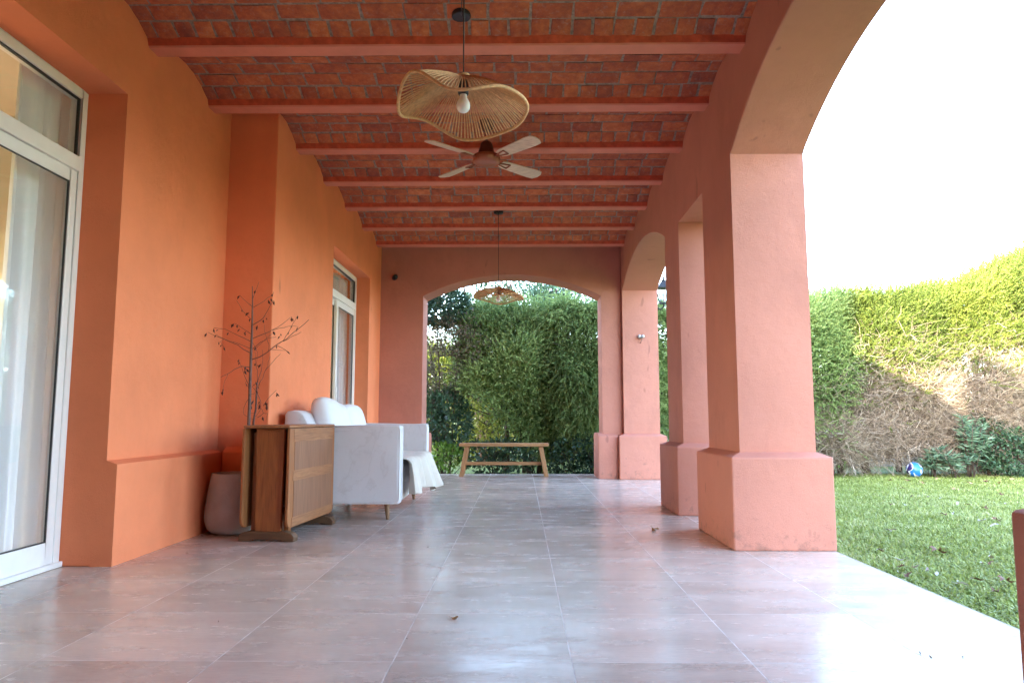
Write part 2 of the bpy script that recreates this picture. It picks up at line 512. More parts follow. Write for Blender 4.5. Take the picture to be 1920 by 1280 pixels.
vs = [(x, y, z) for y in (DOOR_F[1], EY - .075) for x, z in ((XF - .01, 0), (XF + m_, 0), (XF + m_, .545), (XF - .01, .585))]
mb.add(vs, [(0, 1, 2, 3), (7, 6, 5, 4), (1, 5, 6, 2), (2, 6, 7, 3), (0, 4, 5, 1), (0, 3, 7, 4)])
mb.build('plinth', M_ORANGE, HF, bevel=.008, segs=2)

# ------------------------------------------------------------------ house mass (volumes that shade the garden, one slab added for its shadow)
rm = MB()
def room(x0, x1, y0, y1, z1, openings):
    """inside faces of a room; openings on the far -X side let daylight in"""
    rm.add([(x0, y0, z1), (x1, y0, z1), (x1, y1, z1), (x0, y1, z1)], [(0, 1, 2, 3)])
    for y in (y0, y1):
        rm.add([(x0, y, 0), (x1, y, 0), (x1, y, z1), (x0, y, z1)], [(0, 1, 2, 3)])
    a = y0
    for (b, c) in openings:
        rm.add([(x0, a, 0), (x0, b, 0), (x0, b, z1), (x0, a, z1)], [(0, 1, 2, 3)])
        rm.add([(x0, b, 2.3), (x0, c, 2.3), (x0, c, z1), (x0, b, z1)], [(0, 1, 2, 3)])
        a = c
    rm.add([(x0, a, 0), (x0, y1, 0), (x0, y1, z1), (x0, a, z1)], [(0, 1, 2, 3)])
room(-7.0, -2.57, -1.0, 5.5, 3.2, [(.2, 3.4)])
room(-7.0, -2.305, 5.62, 9.6, 3.2, [(6.2, 9.2)])
tag(rm.build('room_walls', M_ROOM), kind='structure')
mb = MB(); mb.box(-7.0, -2.57, -1, 5.5, -.02, .004); mb.box(-7.0, -2.12, 5.62, 9.6, -.02, .003)
tag(mb.build('room_floor', M_ROOMFLOOR), kind='structure')
mb = MB()
mb.box(-7.2, -1.9, -9, 10.1, 3.46, 3.60)          # flat roof over the rooms
mb.box(-1.9, 1.96, -6, 10.2, 3.46, 3.56)          # flat roof over the veranda
mb.box(-7.2, -2.1, 3.85, 10.1, 3.61, 7.0)         # upper storey
mb.box(-2.4, -2.1, -1.2, 1.95, 3.61, 6.95)        # unseen slab added to cast the right-hand shadow wedge on the hedge
mb.box(-7.2, -7.02, -9, .2, 0, 3.45); mb.box(-7.2, -7.02, 3.4, 6.2, 0, 3.45); mb.box(-7.2, -7.02, 9.2, 10.1, 0, 3.45)
tag(mb.build('house_roof_and_shadow_slab', M_ROOF), kind='structure')

# ------------------------------------------------------------------ brick vault ceiling
CEIL = thing('brick_ceiling', 'ceiling of small red brick vaults carried on terracotta painted beams', 'ceiling')
BW = .125; SPC = .8475; B0 = 4.2125      # beam width, spacing, centre of the first visible beam
XC0, XC1 = -2.30, 1.40
ZB, ZS, RISE = 3.04, 3.078, .098
for k in range(-8, 7):
    c = B0 + SPC * k
    mb = MB()
    nx = 46
    # slightly wavy plaster edge where the beam meets the vault
    vs, fs = [], []
    for i in range(nx + 1):
        x = XC0 + (XC1 - XC0) * i / nx
        j = [random.uniform(-.004, .004) for _ in range(4)]
        vs += [(x, c - BW / 2 - .012 + j[0], 3.30), (x, c - BW / 2 - .016 + j[0], ZS + .012 + j[1]), (x, c - BW / 2 + j[2] * .4, ZB + .010), (x, c - BW / 2 + .006, ZB),
               (x, c + BW / 2 - .006, ZB), (x, c + BW / 2 + j[2] * .4, ZB + .010), (x, c + BW / 2 + .016 + j[3], ZS + .012 + j[1]), (x, c + BW / 2 + .012 + j[3], 3.30)]
    for i in range(nx):
        for q in range(7):
            fs.append((i * 8 + q, i * 8 + q + 1, i * 8 + q + 9, i * 8 + q + 8))
    mb.add(vs, fs)
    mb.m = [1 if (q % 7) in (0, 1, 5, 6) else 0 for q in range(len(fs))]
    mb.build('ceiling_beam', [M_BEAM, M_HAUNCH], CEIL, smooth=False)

def vault(y0, y1, full=True):
    a = (y1 - y0) / 2; cy = (y0 + y1) / 2
    rad = (a * a + RISE * RISE) / (2 * RISE); zc = ZS + RISE - rad
    half = math.asin(a / rad)
    L = 2 * half * rad
    def P(x, s, lift):         # s in 0..L along the arc, lift > 0 is up into the vault
        th = -half + s / rad
        r_ = rad + lift
        return (x, cy + r_ * math.sin(th), zc + r_ * math.cos(th))
    V, F, T, MI = [], [], [], []
    # mortar bed
    ns = 14
    for i in range(2):
        for q in range(ns + 1):
            V.append(P(XC0 if i == 0 else XC1, L * q / ns, .006)); T.append(0)
    for q in range(ns):
        F.append((q, q + 1, ns + 1 + q + 1, ns + 1 + q)); MI.append(1)
    # courses: header, stretcher, stretcher, header
    g = .014
    hd = (L - .108 * 4 - g * 7) / 2
    s = g
    rows = [(hd, .103), (.108, .232), (.108, .232), (.108, .232), (.108, .232), (hd, .103)]
    for ri, (dep, wid) in enumerate(rows):
        x = XC0 - random.uniform(0, wid)
        while x < XC1:
            wj = wid + random.gauss(0, .005)
            x0, x1 = max(x, XC0), min(x + wj, XC1)
            if x1 - x0 > .015:
                tone = min(1, max(0, random.gauss(.52, .11)))
                if random.random() < .08: tone *= .5
                lift = random.uniform(-.003, .003)
                s0 = s + random.uniform(-.005, .005); s1 = s + dep + random.uniform(-.005, .005)
                sk = random.uniform(-.006, .006)
                nsb = 3
                b = len(V)
                e = .004
                grid = []
                for q in range(nsb + 1):
                    ss = s0 + (s1 - s0) * q / nsb
                    ee = e if q in (0, nsb) else 0
                    lf = lift + (.003 if q in (0, nsb) else 0)
                    xk = sk * (q / nsb - .5)
                    cs = []
                    for xx, l2 in ((x0, .008), (x0, lf + .002), (x0 + e, lf), (x1 - e, lf), (x1, lf + .002), (x1, .008)):
                        cs.append(P(xx + xk + random.uniform(-.0012, .0012), ss, l2))
                    V += cs; T += [tone] * 6
                for q in range(nsb):
                    for j in range(5):
                        F.append((b + q * 6 + j, b + q * 6 + j + 1, b + (q + 1) * 6 + j + 1, b + (q + 1) * 6 + j)); MI.append(0)
                # end skirts
                for q, sgn in ((0, s0), (nsb, s1)):
                    bb = len(V)
                    V += [P(x0, sgn, .008), P(x1, sgn, .008)]; T += [tone] * 2
                    F.append((b + q * 6 + 1, b + q * 6 + 4, bb + 1, bb)); MI.append(0)
            x += wj + random.uniform(.010, .021)
        s += dep + g
    return np_mesh('brick_vault', np.array(V), np.array(F), [M_BRICK, M_MORTAR], CEIL, tone=np.array(T), mi=np.array(MI))
for k in range(-8, 6):
    vault(B0 + SPC * k + BW / 2, B0 + SPC * (k + 1) - BW / 2)
vault(B0 + SPC * 6 + BW / 2, B0 + SPC * 7 - BW / 2)

# ------------------------------------------------------------------ glass doors
def sliding_door(x, y0, y1, ztop, ztr, label, sash, handle_y):
    """white frame in the plane x (front face), transom band at ztr; sash = list of (y0, y1, x offset)"""
    d = thing('sliding_door', label, 'door', (x, (y0 + y1) / 2, 0))
    cy = (y0 + y1) / 2
    f = MB()
    t = .052
    f.box(-.07, 0, y0 - cy, y0 + t - cy, 0, ztop); f.box(-.07, 0, y1 - t - cy, y1 - cy, 0, ztop)
    f.box(-.07, 0, y0 + t - cy, y1 - t - cy, ztop - t, ztop)
    f.box(-.07, .006, y0 + t - cy, y1 - t - cy, ztr, ztr + .075)
    f.box(-.07, .012, y0 + t - cy, y1 - t - cy, ztr - .012, ztr)
    f.box(-.08, .02, y0 - .0 - cy, y1 - cy, 0.002, .03)
    f.build('frame', M_WHITEFRAME, d, bevel=.003, segs=1)
    g = MB(); g.box(-.036, -.030, y0 + t - cy, y1 - t - cy, ztr + .075, ztop - t)
    g.build('transom_pane', M_GLASS, d)
    gk = MB()
    for za in (ztr + .075, ztop - t - .008):
        gk.box(-.028, -.012, y0 + t - cy, y1 - t - cy, za, za + .008)
    for ya in (y0 + t, y1 - t - .008):
        gk.box(-.028, -.012, ya - cy, ya + .008 - cy, ztr + .083, ztop - t - .008)
    gk.build('gasket', M_GASKET, d)
    for (a, b, xo) in sash:
        s = MB(); q = .062
        zb_ = .03
        zt_ = ztr - .012
        xa, xb = xo - .03, xo
        s.box(xa, xb, a - cy, a + q - cy, zb_, zt_); s.box(xa, xb, b - q - cy, b - cy, zb_, zt_)
        s.box(xa, xb, a + q - cy, b - q - cy, zt_ - .07, zt_); s.box(xa, xb, a + q - cy, b - q - cy, zb_, zb_ + .115)
        so_ = s.build('sash', M_WHITEFRAME, d, bevel=.003, segs=1)
        p = MB(); p.box(xo - .018, xo - .012, a + q - cy, b - q - cy, zb_ + .115, zt_ - .07)
        p.build('pane', M_GLASS, so_)
        k = MB()
        for (ya, yb, za, zb2) in ((a + q, a + q + .007, zb_ + .122, zt_ - .077), (b - q - .007, b - q, zb_ + .122, zt_ - .077), (a + q, b - q, zb_ + .115, zb_ + .122), (a + q, b - q, zt_ - .077, zt_ - .07)):
            k.box(xo - .010, xo - .003, ya - cy, yb - cy, za, zb2)
        k.build('gasket', M_GASKET, so_)
    h = MB(); h.box(sash[0][2], sash[0][2] + .012, handle_y - .012 - cy, handle_y + .012 - cy, .98, 1.14)
    h.build('handle', M_WHITEFRAME, d, bevel=.004)
    return d
DX = -2.49
sliding_door(DX, DOOR_N[0] + .002, DOOR_N[1] - .002, DOOR_N[2] - .003, 2.185, 'large white framed glass door at the left edge with pale curtain behind',
             [(2.98, DOOR_N[1] - .054, -.004), (DOOR_N[0] + .054, 3.04, -.038)], 3.02)
FX = -2.055
sliding_door(FX, DOOR_F[0] + .002, DOOR_F[1] - .002, DOOR_F[2] - .003, 2.13, 'white framed glass door half hidden behind the sofa cushions',
             [(7.98, DOOR_F[1] - .054, -.004), (DOOR_F[0] + .054, 8.05, -.038)], 8.01)
# curtains: pleated sheets
def curtain_mat():
    m, nt, p = newmat('curtain_cloth')
    p.inputs['Base Color'].default_value = (.80, .85, .92, 1); p.inputs['Roughness'].default_value = .9
    p.inputs['Sheen Weight'].default_value = .2
    t = N(nt, 'ShaderNodeBsdfTranslucent'); t.inputs['Color'].default_value = (.80, .85, .92, 1)
    mx = N(nt, 'ShaderNodeMixShader'); mx.inputs[0].default_value = .35
    nt.links.new(p.outputs[0], mx.inputs[1]); nt.links.new(t.outputs[0], mx.inputs[2])
    nt.links.new(mx.outputs[0], nt.nodes['Material Output'].inputs['Surface'])
    bump(nt, p, tex(nt, 300, 2), .15, .002)
    return m
M_CURT = curtain_mat()
def curtain(x, y0, y1, z1, label, seed, lean=0.0):
    rr = np.random.default_rng(seed)
    nu, nv = 160, 40
    U, W_ = np.meshgrid(np.linspace(0, 1, nu), np.linspace(0, 1, nv), indexing='ij')
    ph = rr.uniform(0, 6, 4)
    fold = .035 * np.sin(U * 34 + ph[0] + 1.2 * np.sin(U * 7 + ph[1]) + .35 * W_) + .018 * np.sin(U * 61 + ph[2] + .8 * W_)
    fold *= (.55 + .6 * (1 - W_))
    yy = y0 + (y1 - y0) * U + lean * (1 - W_) * (1 - U) + .012 * np.sin(U * 20 + 3 * W_)
    zz = .03 + W_ * (z1 - .03) + .006 * np.sin(U * 40) * (1 - W_)
    V = np.stack([x + fold, yy, zz], -1).reshape(-1, 3)
    i, j = np.meshgrid(np.arange(nu - 1), np.arange(nv - 1), indexing='ij')
    a = (i * nv + j).ravel(); F = np.stack([a, a + 1, a + nv + 1, a + nv], -1)
    o = np_mesh('curtain', V, F, M_CURT, smooth=True)
    s = o.modifiers.new('thick', 'SOLIDIFY'); s.thickness = .003
    return tag(o, label, 'curtain')
curtain(-2.665, 3.62, 4.36, 2.86, 'pale pleated curtain hanging behind the large near glass door', 3, -.02)
curtain(-2.188, 8.36, 8.893, 2.50, 'cream curtain behind the far glass door beyond the sofa', 5)

# ------------------------------------------------------------------ pendant lamps
M_JUTE = plain('jute_cord', (.64, .38, .18), .9, var=.22, scale=60, bumps=.6, bscale=220)
def bulb_mat():
    m, nt, p = newmat('frosted_bulb')
    p.inputs['Base Color'].default_value = (.85, .83, .80, 1); p.inputs['Roughness'].default_value = .25
    p.inputs['Subsurface Weight'].default_value = .2
    return m
M_BULB = bulb_mat()
RIM_Z = [(-90, 2.085), (-45, 2.130), (0, 2.135), (45, 2.115), (90, 2.10), (135, 2.165), (180, 2.115), (225, 2.20)]
def pendant(cx, cy, z_ap, rimz, rad, label, canopy, hook, group):
    L = thing('pendant_lamp', label, 'lamp', (cx, cy, z_ap), 0, group)
    n = 240
    def rim(a):
        d = math.degrees(a) % 360
        pts = sorted([((t % 360), z) for t, z in rimz])
        ext = [(pts[-1][0] - 360, pts[-1][1])] + pts + [(pts[0][0] + 360, pts[0][1]), (pts[1][0] + 360, pts[1][1])]
        for (t0, z0), (t1, z1) in zip(ext[:-1], ext[1:]):
            if t0 <= d < t1:
                f = (d - t0) / (t1 - t0); f = (1 - math.cos(math.pi * f)) / 2
                zz = z0 + (z1 - z0) * f
                break
        return Vector((rad * math.cos(a), rad * math.sin(a), zz - z_ap))
    ring = [rim(2 * math.pi * i / n) for i in range(n)]
    mb = MB()
    mb.tube(ring, .0072, 8, closed=True)
    mb.build('rim_binding', M_JUTE, L, smooth=True)
    mb = MB()
    nc = 112
    for i in range(nc):
        a = 2 * math.pi * i / nc + random.uniform(-.008, .008)
        e = rim(a)
        s = Vector((.028 * math.cos(a), .028 * math.sin(a), -.006))
        mid = s.lerp(e, .5) + Vector((0, 0, .012))
        mb.tube([s, s.lerp(mid, .5) + Vector((0, 0, .004)), mid, mid.lerp(e, .5) + Vector((0, 0, .004)), e], .0032, 5, caps=False)
    mb.build('cord_shade', M_JUTE, L, smooth=True)
    mb = MB(); mb.lathe([(.0, .012), (.028, .008), (.031, 0), (.029, -.012), (0, -.014)], 20)
    mb.build('shade_crown', M_JUTE, L, smooth=True)
    mb = MB(); mb.lathe([(.006, -.01), (.02, -.018), (.0235, -.03), (.0235, -.075), (.021, -.082), (0, -.082)], 24)
    mb.build('bulb_socket', M_BLACK, L, smooth=True)
    zb = -.080
    mb = MB(); mb.lathe([(.015, zb), (.0165, zb - .016), (.022, zb - .026), (.0285, zb - .038), (.0305, zb - .052), (.028, zb - .066), (.020, zb - .077), (.009, zb - .0825), (0, zb - .0835)], 28)
    mb.build('light_bulb', M_BULB, L, smooth=True)
    hk = Vector(hook) - Vector((cx, cy, z_ap)); cp = Vector(canopy) - Vector((cx, cy, z_ap))
    mb = MB()
    sag = [hk.lerp(cp + Vector((0, 0, -.02)), t) + Vector((0, 0, -.06 * math.sin(math.pi * t))) for t in [i / 10 for i in range(11)]]
    mb.tube([(0, 0, 0), hk * .5, hk] + sag[1:], .0034, 6)
    mb.build('flex', M_BLACK, L, smooth=True)
    mb = MB(); mb.tube([hk + Vector((0, 0, .06)), hk + Vector((0, 0, .02)), hk + Vector((.012, 0, .005)), hk + Vector((.012, 0, -.01)), hk + Vector((0, 0, -.014))], .003, 6)
    mb.build('ceiling_hook', M_BLACK, L, smooth=True)
    mb = MB(); mb.lathe([(0, -.026), (.052, -.026), (.056, -.022), (.056, .0), (.05, .02), (.0, .02)], 32, c=tuple(cp))
    mb.build('ceiling_rose', M_BLACK, L, smooth=False)
    return L
pendant(-.247, 3.0, 2.275, RIM_Z, .279, 'wavy woven cord pendant lamp, the near large one in front of the fan', (-.345, 4.0, 3.156), (-.247, 3.0, 3.165), 'woven pendant lamps')
pendant(-.243, 7.9, 2.235, [(-90, 2.10), (-45, 2.135), (0, 2.105), (45, 2.12), (90, 2.09), (135, 2.13), (180, 2.13), (225, 2.165)], .277,
        'wavy woven cord pendant lamp, the far small one before the hedge arch', (-.252, 8.13, 3.166), (-.243, 7.78, 3.13), 'woven pendant lamps')

# ------------------------------------------------------------------ ceiling fan
M_COPPER = plain('copper_brown_metal', (.36, .13, .075), .38, metal=.35, var=.1)
M_DBROWN = plain('dark_brown_metal', (.12, .04, .025), .4, metal=.3)
M_BLADE = wood('fan_blade_veneer', (.66, .52, .36), (.80, .67, .50), .8, 'X', .45)
FAN = thing('ceiling_fan', 'four blade ceiling fan with pale wooden blades and copper brown motor', 'fan', (-.272, 5.6, 2.86))
mb = MB(); mb.lathe([(0, -.048), (.012, -.050), (.035, -.048), (.085, -.040), (.108, -.024), (.112, .0), (.112, .016), (.1, .03), (.06, .036), (0, .036)], 40)
mb.build('motor_housing', M_COPPER, FAN, smooth=True)
mb = MB(); mb.lathe([(.066, .032), (.068, .05), (.056, .09), (.046, .13), (.03, .145), (.012, .15)], 32)
mb.build('motor_cover', M_DBROWN, FAN, smooth=True)
mb = MB(); mb.tube([(0, 0, .14), (0, 0, .30)], .011, 10)
mb.build('down_rod', M_DBROWN, FAN, smooth=True)
mb = MB(); mb.lathe([(.012, .225), (.035, .235), (.06, .262), (.064, .285), (.064, .32)], 28)
mb.build('canopy', M_DBROWN, FAN, smooth=True)
def fan_blade(ang):
    Mx = Matrix.Rotation(ang, 4, 'Z') @ Matrix.Rotation(R(-13), 4, 'X')
    outl = [(.155, -.036), (.20, -.050), (.50, -.064), (.565, -.060), (.59, -.022), (.59, .022), (.565, .060), (.50, .064), (.20, .050), (.155, .036)]
    mb = MB()
    vs = [Mx @ Vector((x, y, -.003)) for x, y in outl] + [Mx @ Vector((x, y, .003)) for x, y in outl]
    n = len(outl)
    mb.add(vs, [tuple(range(n - 1, -1, -1)), tuple(range(n, 2 * n))] + [(i, (i + 1) % n, n + (i + 1) % n, n + i) for i in range(n)])
    b = mb.build('blade', M_BLADE, FAN)
    mb = MB()
    for p in ([(.10, 0, -.004), (.15, .012, -.008), (.235, .028, -.008)], [(.10, 0, -.004), (.15, -.012, -.008), (.235, -.028, -.008)], [(.235, .028, -.008), (.235, -.028, -.008)]):
        mb.tube([Mx @ Vector(q) for q in p], .0052, 6)
    mb.build('blade_bracket', M_COPPER, b, smooth=True)
for a in (43, 133, 223, 313):
    fan_blade(R(a))

# ------------------------------------------------------------------ drop-leaf table
M_OAK = wood('orange_oak', (.20, .055, .014), (.40, .14, .036), 1.0, 'Z', .42)
M_OAKY = wood('light_oak_rail', (.25, .095, .035), (.42, .19, .08), 1.1, 'Y', .5)
M_OAKZ = wood('light_oak_stile', (.25, .085, .026), (.41, .165, .058), 1.1, 'Z', .5)
M_VENEER = wood('worn_brown_veneer', (.22, .088, .042), (.32, .155, .08), .6, 'Z', .55, 7)
M_DARKOAK = wood('weathered_foot_oak', (.075, .035, .017), (.20, .10, .045), 1.0, 'X', .65)
TB = thing('drop_leaf_table', 'folded wooden drop-leaf table with brown veneer panels beside the sofa', 'table', (-1.652, 4.73, 0), R(-4.35))
def outline_plate(x0, x1, pts, mat, name, parent, bevel=.003):
    mb = MB(); n = len(pts)
    vs = [(x0, y, z) for y, z in pts] + [(x1, y, z) for y, z in pts]
    mb.add(vs, [tuple(range(n)), tuple(range(2 * n - 1, n - 1, -1))] + [(i, (i + 1) % n, n + (i + 1) % n, n + i) for i in range(n)])
    return mb.build(name, mat, parent, bevel=bevel, segs=2)
def leaf_outline(y0, y1, z0, z1, r=.055):
    pts = [(y0, z1), ]
    for i in range(9):
        a = math.pi + math.pi / 2 * i / 8
        pts.append((y0 + r + r * math.cos(a), z0 + r + r * math.sin(a)))
    for i in range(9):
        a = 1.5 * math.pi + math.pi / 2 * i / 8
        pts.append((y1 - r + r * math.cos(a), z0 + r + r * math.sin(a)))
    pts.append((y1, z1))
    return pts
mb = MB(); mb.box(-.165, .150, -.012, .875, .730, .748)
mb.build('table_top', M_OAKY, TB, bevel=.006, segs=3)
for side in (1, -1):
    # two hinged leaves hanging flat
    x0, x1 = (.133, .152) if side > 0 else (-.172, -.153)
    lf = outline_plate(x0, x1, leaf_outline(-.006, .868, .085, .727), M_OAKZ, 'table_leaf', TB, .004)
    xs = x1 + .0 if side > 0 else x0
    e = .0025 * side
    xa, xb = sorted((xs, xs + e))
    for z0, z1 in ((.150, .385), (.452, .640)):
        mb = MB(); mb.box(xa, xb, .075, .815, z0, z1); mb.build('veneer_panel', M_VENEER, lf)
    xa, xb = sorted((xs, xs + e * .7))
    for z0, z1 in ((.093, .150), (.385, .452), (.640, .724)):
        mb = MB(); mb.box(xa, xb, .060, .838, z0, z1); mb.build('rail', M_OAKY, lf)
for y0 in (.040, .79):
    mb = MB()
    vs = [(-.085, y0, .06), (.088, y0, .06), (.096, y0, .727), (-.098, y0, .727)]
    vs += [(x, y0 + .03, z) for x, _, z in vs]
    mb.add(vs, [(0, 1, 2, 3), (7, 6, 5, 4), (0, 4, 5, 1), (1, 5, 6, 2), (2, 6, 7, 3), (3, 7, 4, 0)])
    e = mb.build('end_board', M_OAK, TB, bevel=.004)
    foot = [(-.185, 0), (-.12, 0.0), (-.08, .012), (.08, .012), (.12, 0), (.185, 0), (.188, .03), (.17, .052), (.12, .066), (.05, .062), (-.05, .062), (-.12, .066), (-.17, .052), (-.188, .03)]
    mb = MB(); n = len(foot)
    vs = [(x, y0 - .022, z) for x, z in foot] + [(x, y0 + .052, z) for x, z in foot]
    mb.add(vs, [tuple(range(n)), tuple(range(2 * n - 1, n - 1, -1))] + [(i, (i + 1) % n, n + (i + 1) % n, n + i) for i in range(n)])
    mb.build('foot', M_DARKOAK, TB, bevel=.006)
mb = MB(); mb.box(-.03, .03, .07, .79, .10, .155); mb.build('stretcher', M_OAK, TB, bevel=.003)
mb = MB(); mb.box(-.09, .09, .07, .79, .655, .728); mb.build('apron', M_DARKOAK, TB)
mb = MB(); mb.box(-.045, .055, .030, .040, .70, .716); mb.build('cleat', M_OAK, TB, bevel=.002)
for sx in (.112, -.112):
    mb = MB()
    mb.box(sx - .016, sx + .016, .075, .115, .004, .70); mb.box(sx - .014, sx + .014, .115, .62, .60, .64); mb.box(sx - .014, sx + .014, .115, .62, .12, .155)
    mb.box(sx - .016, sx + .016, .62, .66, .09, .70)
    mb.build('gate_leg', M_OAK, TB, bevel=.003)

# ------------------------------------------------------------------ sofa
def fabric(name, c, stain=True):
    m, nt, p = newmat(name)
    r = ramp(nt, [(.3, [x * .93 for x in c]), (.7, c)])
    nt.links.new(tex(nt, 3, 6, .65), r.inputs['Fac'])
    col = r.outputs['Color']
    if stain:
        s = ramp(nt, [(.56, 0.0), (.583, .22), (.60, .04), (.75, .08)])
        nt.links.new(tex(nt, 1.9, 5, .55, dist=.8), s.inputs['Fac'])
        col = mixc(nt, s.outputs['Color'], col, [c[0] * .62, c[1] * .58, c[2] * .55])
        s2 = ramp(nt, [(.54, 0.0), (.76, .5)])
        nt.links.new(tex(nt, 7, 9, .75), s2.inputs['Fac'])
        col = mixc(nt, s2.outputs['Color'], col, [c[0] * .6, c[1] * .57, c[2] * .56])
    nt.links.new(col, p.inputs['Base Color'])
    p.inputs['Roughness'].default_value = .9; p.inputs['Sheen Weight'].default_value = .15
    h = math_(nt, 'ADD', math_(nt, 'MULTIPLY', tex(nt, 420, 2), .25), tex(nt, 7, 4, .6))
    bump(nt, p, h, .35, .008)
    return m
M_SOFA = fabric('worn_white_upholstery', (.66, .65, .68))
M_CUSH = fabric('white_cushion_cover', (.76, .76, .78), False)
M_THROW = fabric('cream_throw_cotton', (.62, .56, .48))
M_LEG = wood('sofa_leg_wood', (.20, .10, .05), (.36, .20, .11), 1, 'Z', .5)
SOFA = thing('sofa', 'worn off-white two seat sofa on short tapered wooden legs', 'sofa', (-1.38, 6.475, 0))
SX, SY = -1.38, 6.475
def soft(name, x0, x1, y0, y1, z0, z1, mat, bev=.03, parent=SOFA, warp=0.0, seed=1, ox=SX, oy=SY, cuts=6, shear=None):
    bm = bmesh.new()
    bmesh.ops.create_cube(bm, size=1)
    for v in bm.verts:
        v.co = Vector(((x0 + x1) / 2 - ox + v.co.x * (x1 - x0), (y0 + y1) / 2 - oy + v.co.y * (y1 - y0), (z0 + z1) / 2 + v.co.z * (z1 - z0)))
    bmesh.ops.bevel(bm, geom=bm.edges[:], offset=bev, segments=4, profile=.6, affect='EDGES', clamp_overlap=True)
    bmesh.ops.subdivide_edges(bm, edges=[e for e in bm.edges if e.calc_length() > .12], cuts=cuts, use_grid_fill=True)
    if warp:
        rr = random.Random(seed); ph = [rr.uniform(0, 6) for _ in range(6)]
        for v in bm.verts:
            x, y, z = v.co
            v.co += Vector((math.sin(y * 9 + ph[0] + z * 5), math.sin(x * 8 + z * 7 + ph[1]), math.sin(x * 9 + y * 7 + ph[2]))) * warp
    if shear:
        for v in bm.verts: v.co.x += shear * (v.co.z - z0)
    me = bpy.data.meshes.new(name); bm.to_mesh(me); bm.free()
    me.materials.append(mat)
    me.polygons.foreach_set('use_smooth', [True] * len(me.polygons))
    return link(name, me, parent)
soft('base_frame', -1.80, -.955, 5.64, 7.31, .135, .30, M_SOFA, .025, warp=.004)
# slack fabric under the front edge
soft('seat_cushion', -1.70, -.945, 5.755, 7.195, .25, .445, M_SOFA, .055, warp=.007, seed=3)
a1 = soft('armrest', -1.80, -.93, 5.60, 5.752, .135, .738, M_SOFA, .024, warp=.004, seed=5)
a2 = soft('armrest', -1.80, -.93, 7.198, 7.35, .135, .738, M_SOFA, .024, warp=.004, seed=6)
for arm, ya in ((a1, 5.60), (a2, 7.198)):
    # piping seams along the arm edges
    mb = MB()
    for yy in (ya + .004, ya + .148):
        pts = [(-1.79, yy, .728), (-.965, yy, .731)] + [(-.965 + .031 * math.sin(t), yy, .700 + .031 * math.cos(t)) for t in (.4, .8, 1.2, 1.57)] + [(-.934, yy, .45), (-.934, yy, .17), (-.945, yy, .150), (-.97, yy, .143), (-1.79, yy, .143)]
        mb.tube([(x - SX, y - SY, z) for x, y, z in pts], .0048, 6)
    mb.build('piping', M_CUSH, arm, smooth=True)
# backrest with a rounded top that slopes back
mb = MB()
prof_b = [(-1.60, .28), (-1.585, .45), (-1.60, .62), (-1.635, .73), (-1.69, .825), (-1.725, .848), (-1.775, .856), (-1.815, .850), (-1.832, .825), (-1.838, .70), (-1.835, .30), (-1.83, .135)]
ys = [5.600, 5.606, 5.624, 5.66, 6.0, 6.475, 6.95, 7.29, 7.326, 7.344, 7.35]
vs, n = [], len(prof_b)
for q, y in enumerate(ys):
    sh = {0: .80, 1: .90, 2: .965, 8: .965, 9: .90, 10: .80}.get(q, 1)
    sh = 1 - (1 - sh) * .35
    for x, z in prof_b:
        vs.append((-1.72 + (x + 1.72) * sh - SX, y - SY, .5 + (z - .5) * (1 - (1 - sh) * .5)))
fs = [(q * n + j, q * n + (j + 1) % n, (q + 1) * n + (j + 1) % n, (q + 1) * n + j) for q in range(len(ys) - 1) for j in range(n)]
fs += [tuple(range(n)), tuple(range((len(ys)) * n - 1, (len(ys) - 1) * n - 1, -1))]
mb.add(vs, fs); bk = mb.build('backrest', M_SOFA, SOFA, smooth=True, fix=True)
for x, y in ((-1.05, 5.79), (-1.05, 7.19), (-1.70, 5.79), (-1.70, 7.19)):
    mb = MB()
    tl = .014 if x > -1.2 else -.01
    mb.lathe([(.013, 0), (.014, .003), (.021, .10), (.025, .15)], 20, c=(0, 0, 0), capb=True)
    lg = mb.build('leg', M_LEG, SOFA, smooth=True)
    lg.location = (x - SX, y - SY, 0); lg.rotation_euler = (R(-4 if y > 6.4 else 4) * -1, R(5 if x < -1.2 else -5) * -1 * -1, 0)
# loose back cushions
def pillow(name, c, size, rot, mat, parent, e=.55, seed=0, droop=0.0):
    rr = random.Random(seed); ph = [rr.uniform(0, 6) for _ in range(8)]
    nu, nv = 44, 24
    vs, fs = [], []
    sg = lambda t, p: math.copysign(abs(t) ** p, t)
    for i in range(nv + 1):
        la = -math.pi / 2 + math.pi * i / nv
        for j in range(nu):
            lo = 2 * math.pi * j / nu
            x = sg(math.cos(la), .8) * sg(math.cos(lo), e)      # thickness axis is local x via la
            # local: u,v in plane, w thickness
            u = sg(math.cos(la), .6) * sg(math.cos(lo), .30); v = sg(math.cos(la), .6) * sg(math.sin(lo), .30); w_ = sg(math.sin(la), .8)
            d = 1 + .03 * math.sin(3 * u + 4 * v + ph[0]) + .02 * math.sin(7 * u - 3 * v + ph[1])
            w_ *= (1 + .10 * math.sin(4 * u + ph[2]) * math.cos(3 * v + ph[3]))
            p = Vector((w_ * size[0] / 2, u * size[1] / 2 * d, v * size[2] / 2 * d))
            p.z -= droop * max(0, u) * max(0, v) * size[2]
            p.z -= .02 * (1 - u * u) * (1 if v > 0 else 0)
            vs.append(p)
    for i in range(nv):
        for j in range(nu):
            fs.append((i * nu + j, i * nu + (j + 1) % nu, (i + 1) * nu + (j + 1) % nu, (i + 1) * nu + j))
    Mx = Matrix.Translation(Vector(c)) @ rot
    mb = MB(); mb.add([Mx @ p for p in vs], fs)
    return mb.build(name, mat, parent, smooth=True, fix=True)
ro = Matrix.Rotation(R(-14), 4, 'Y')
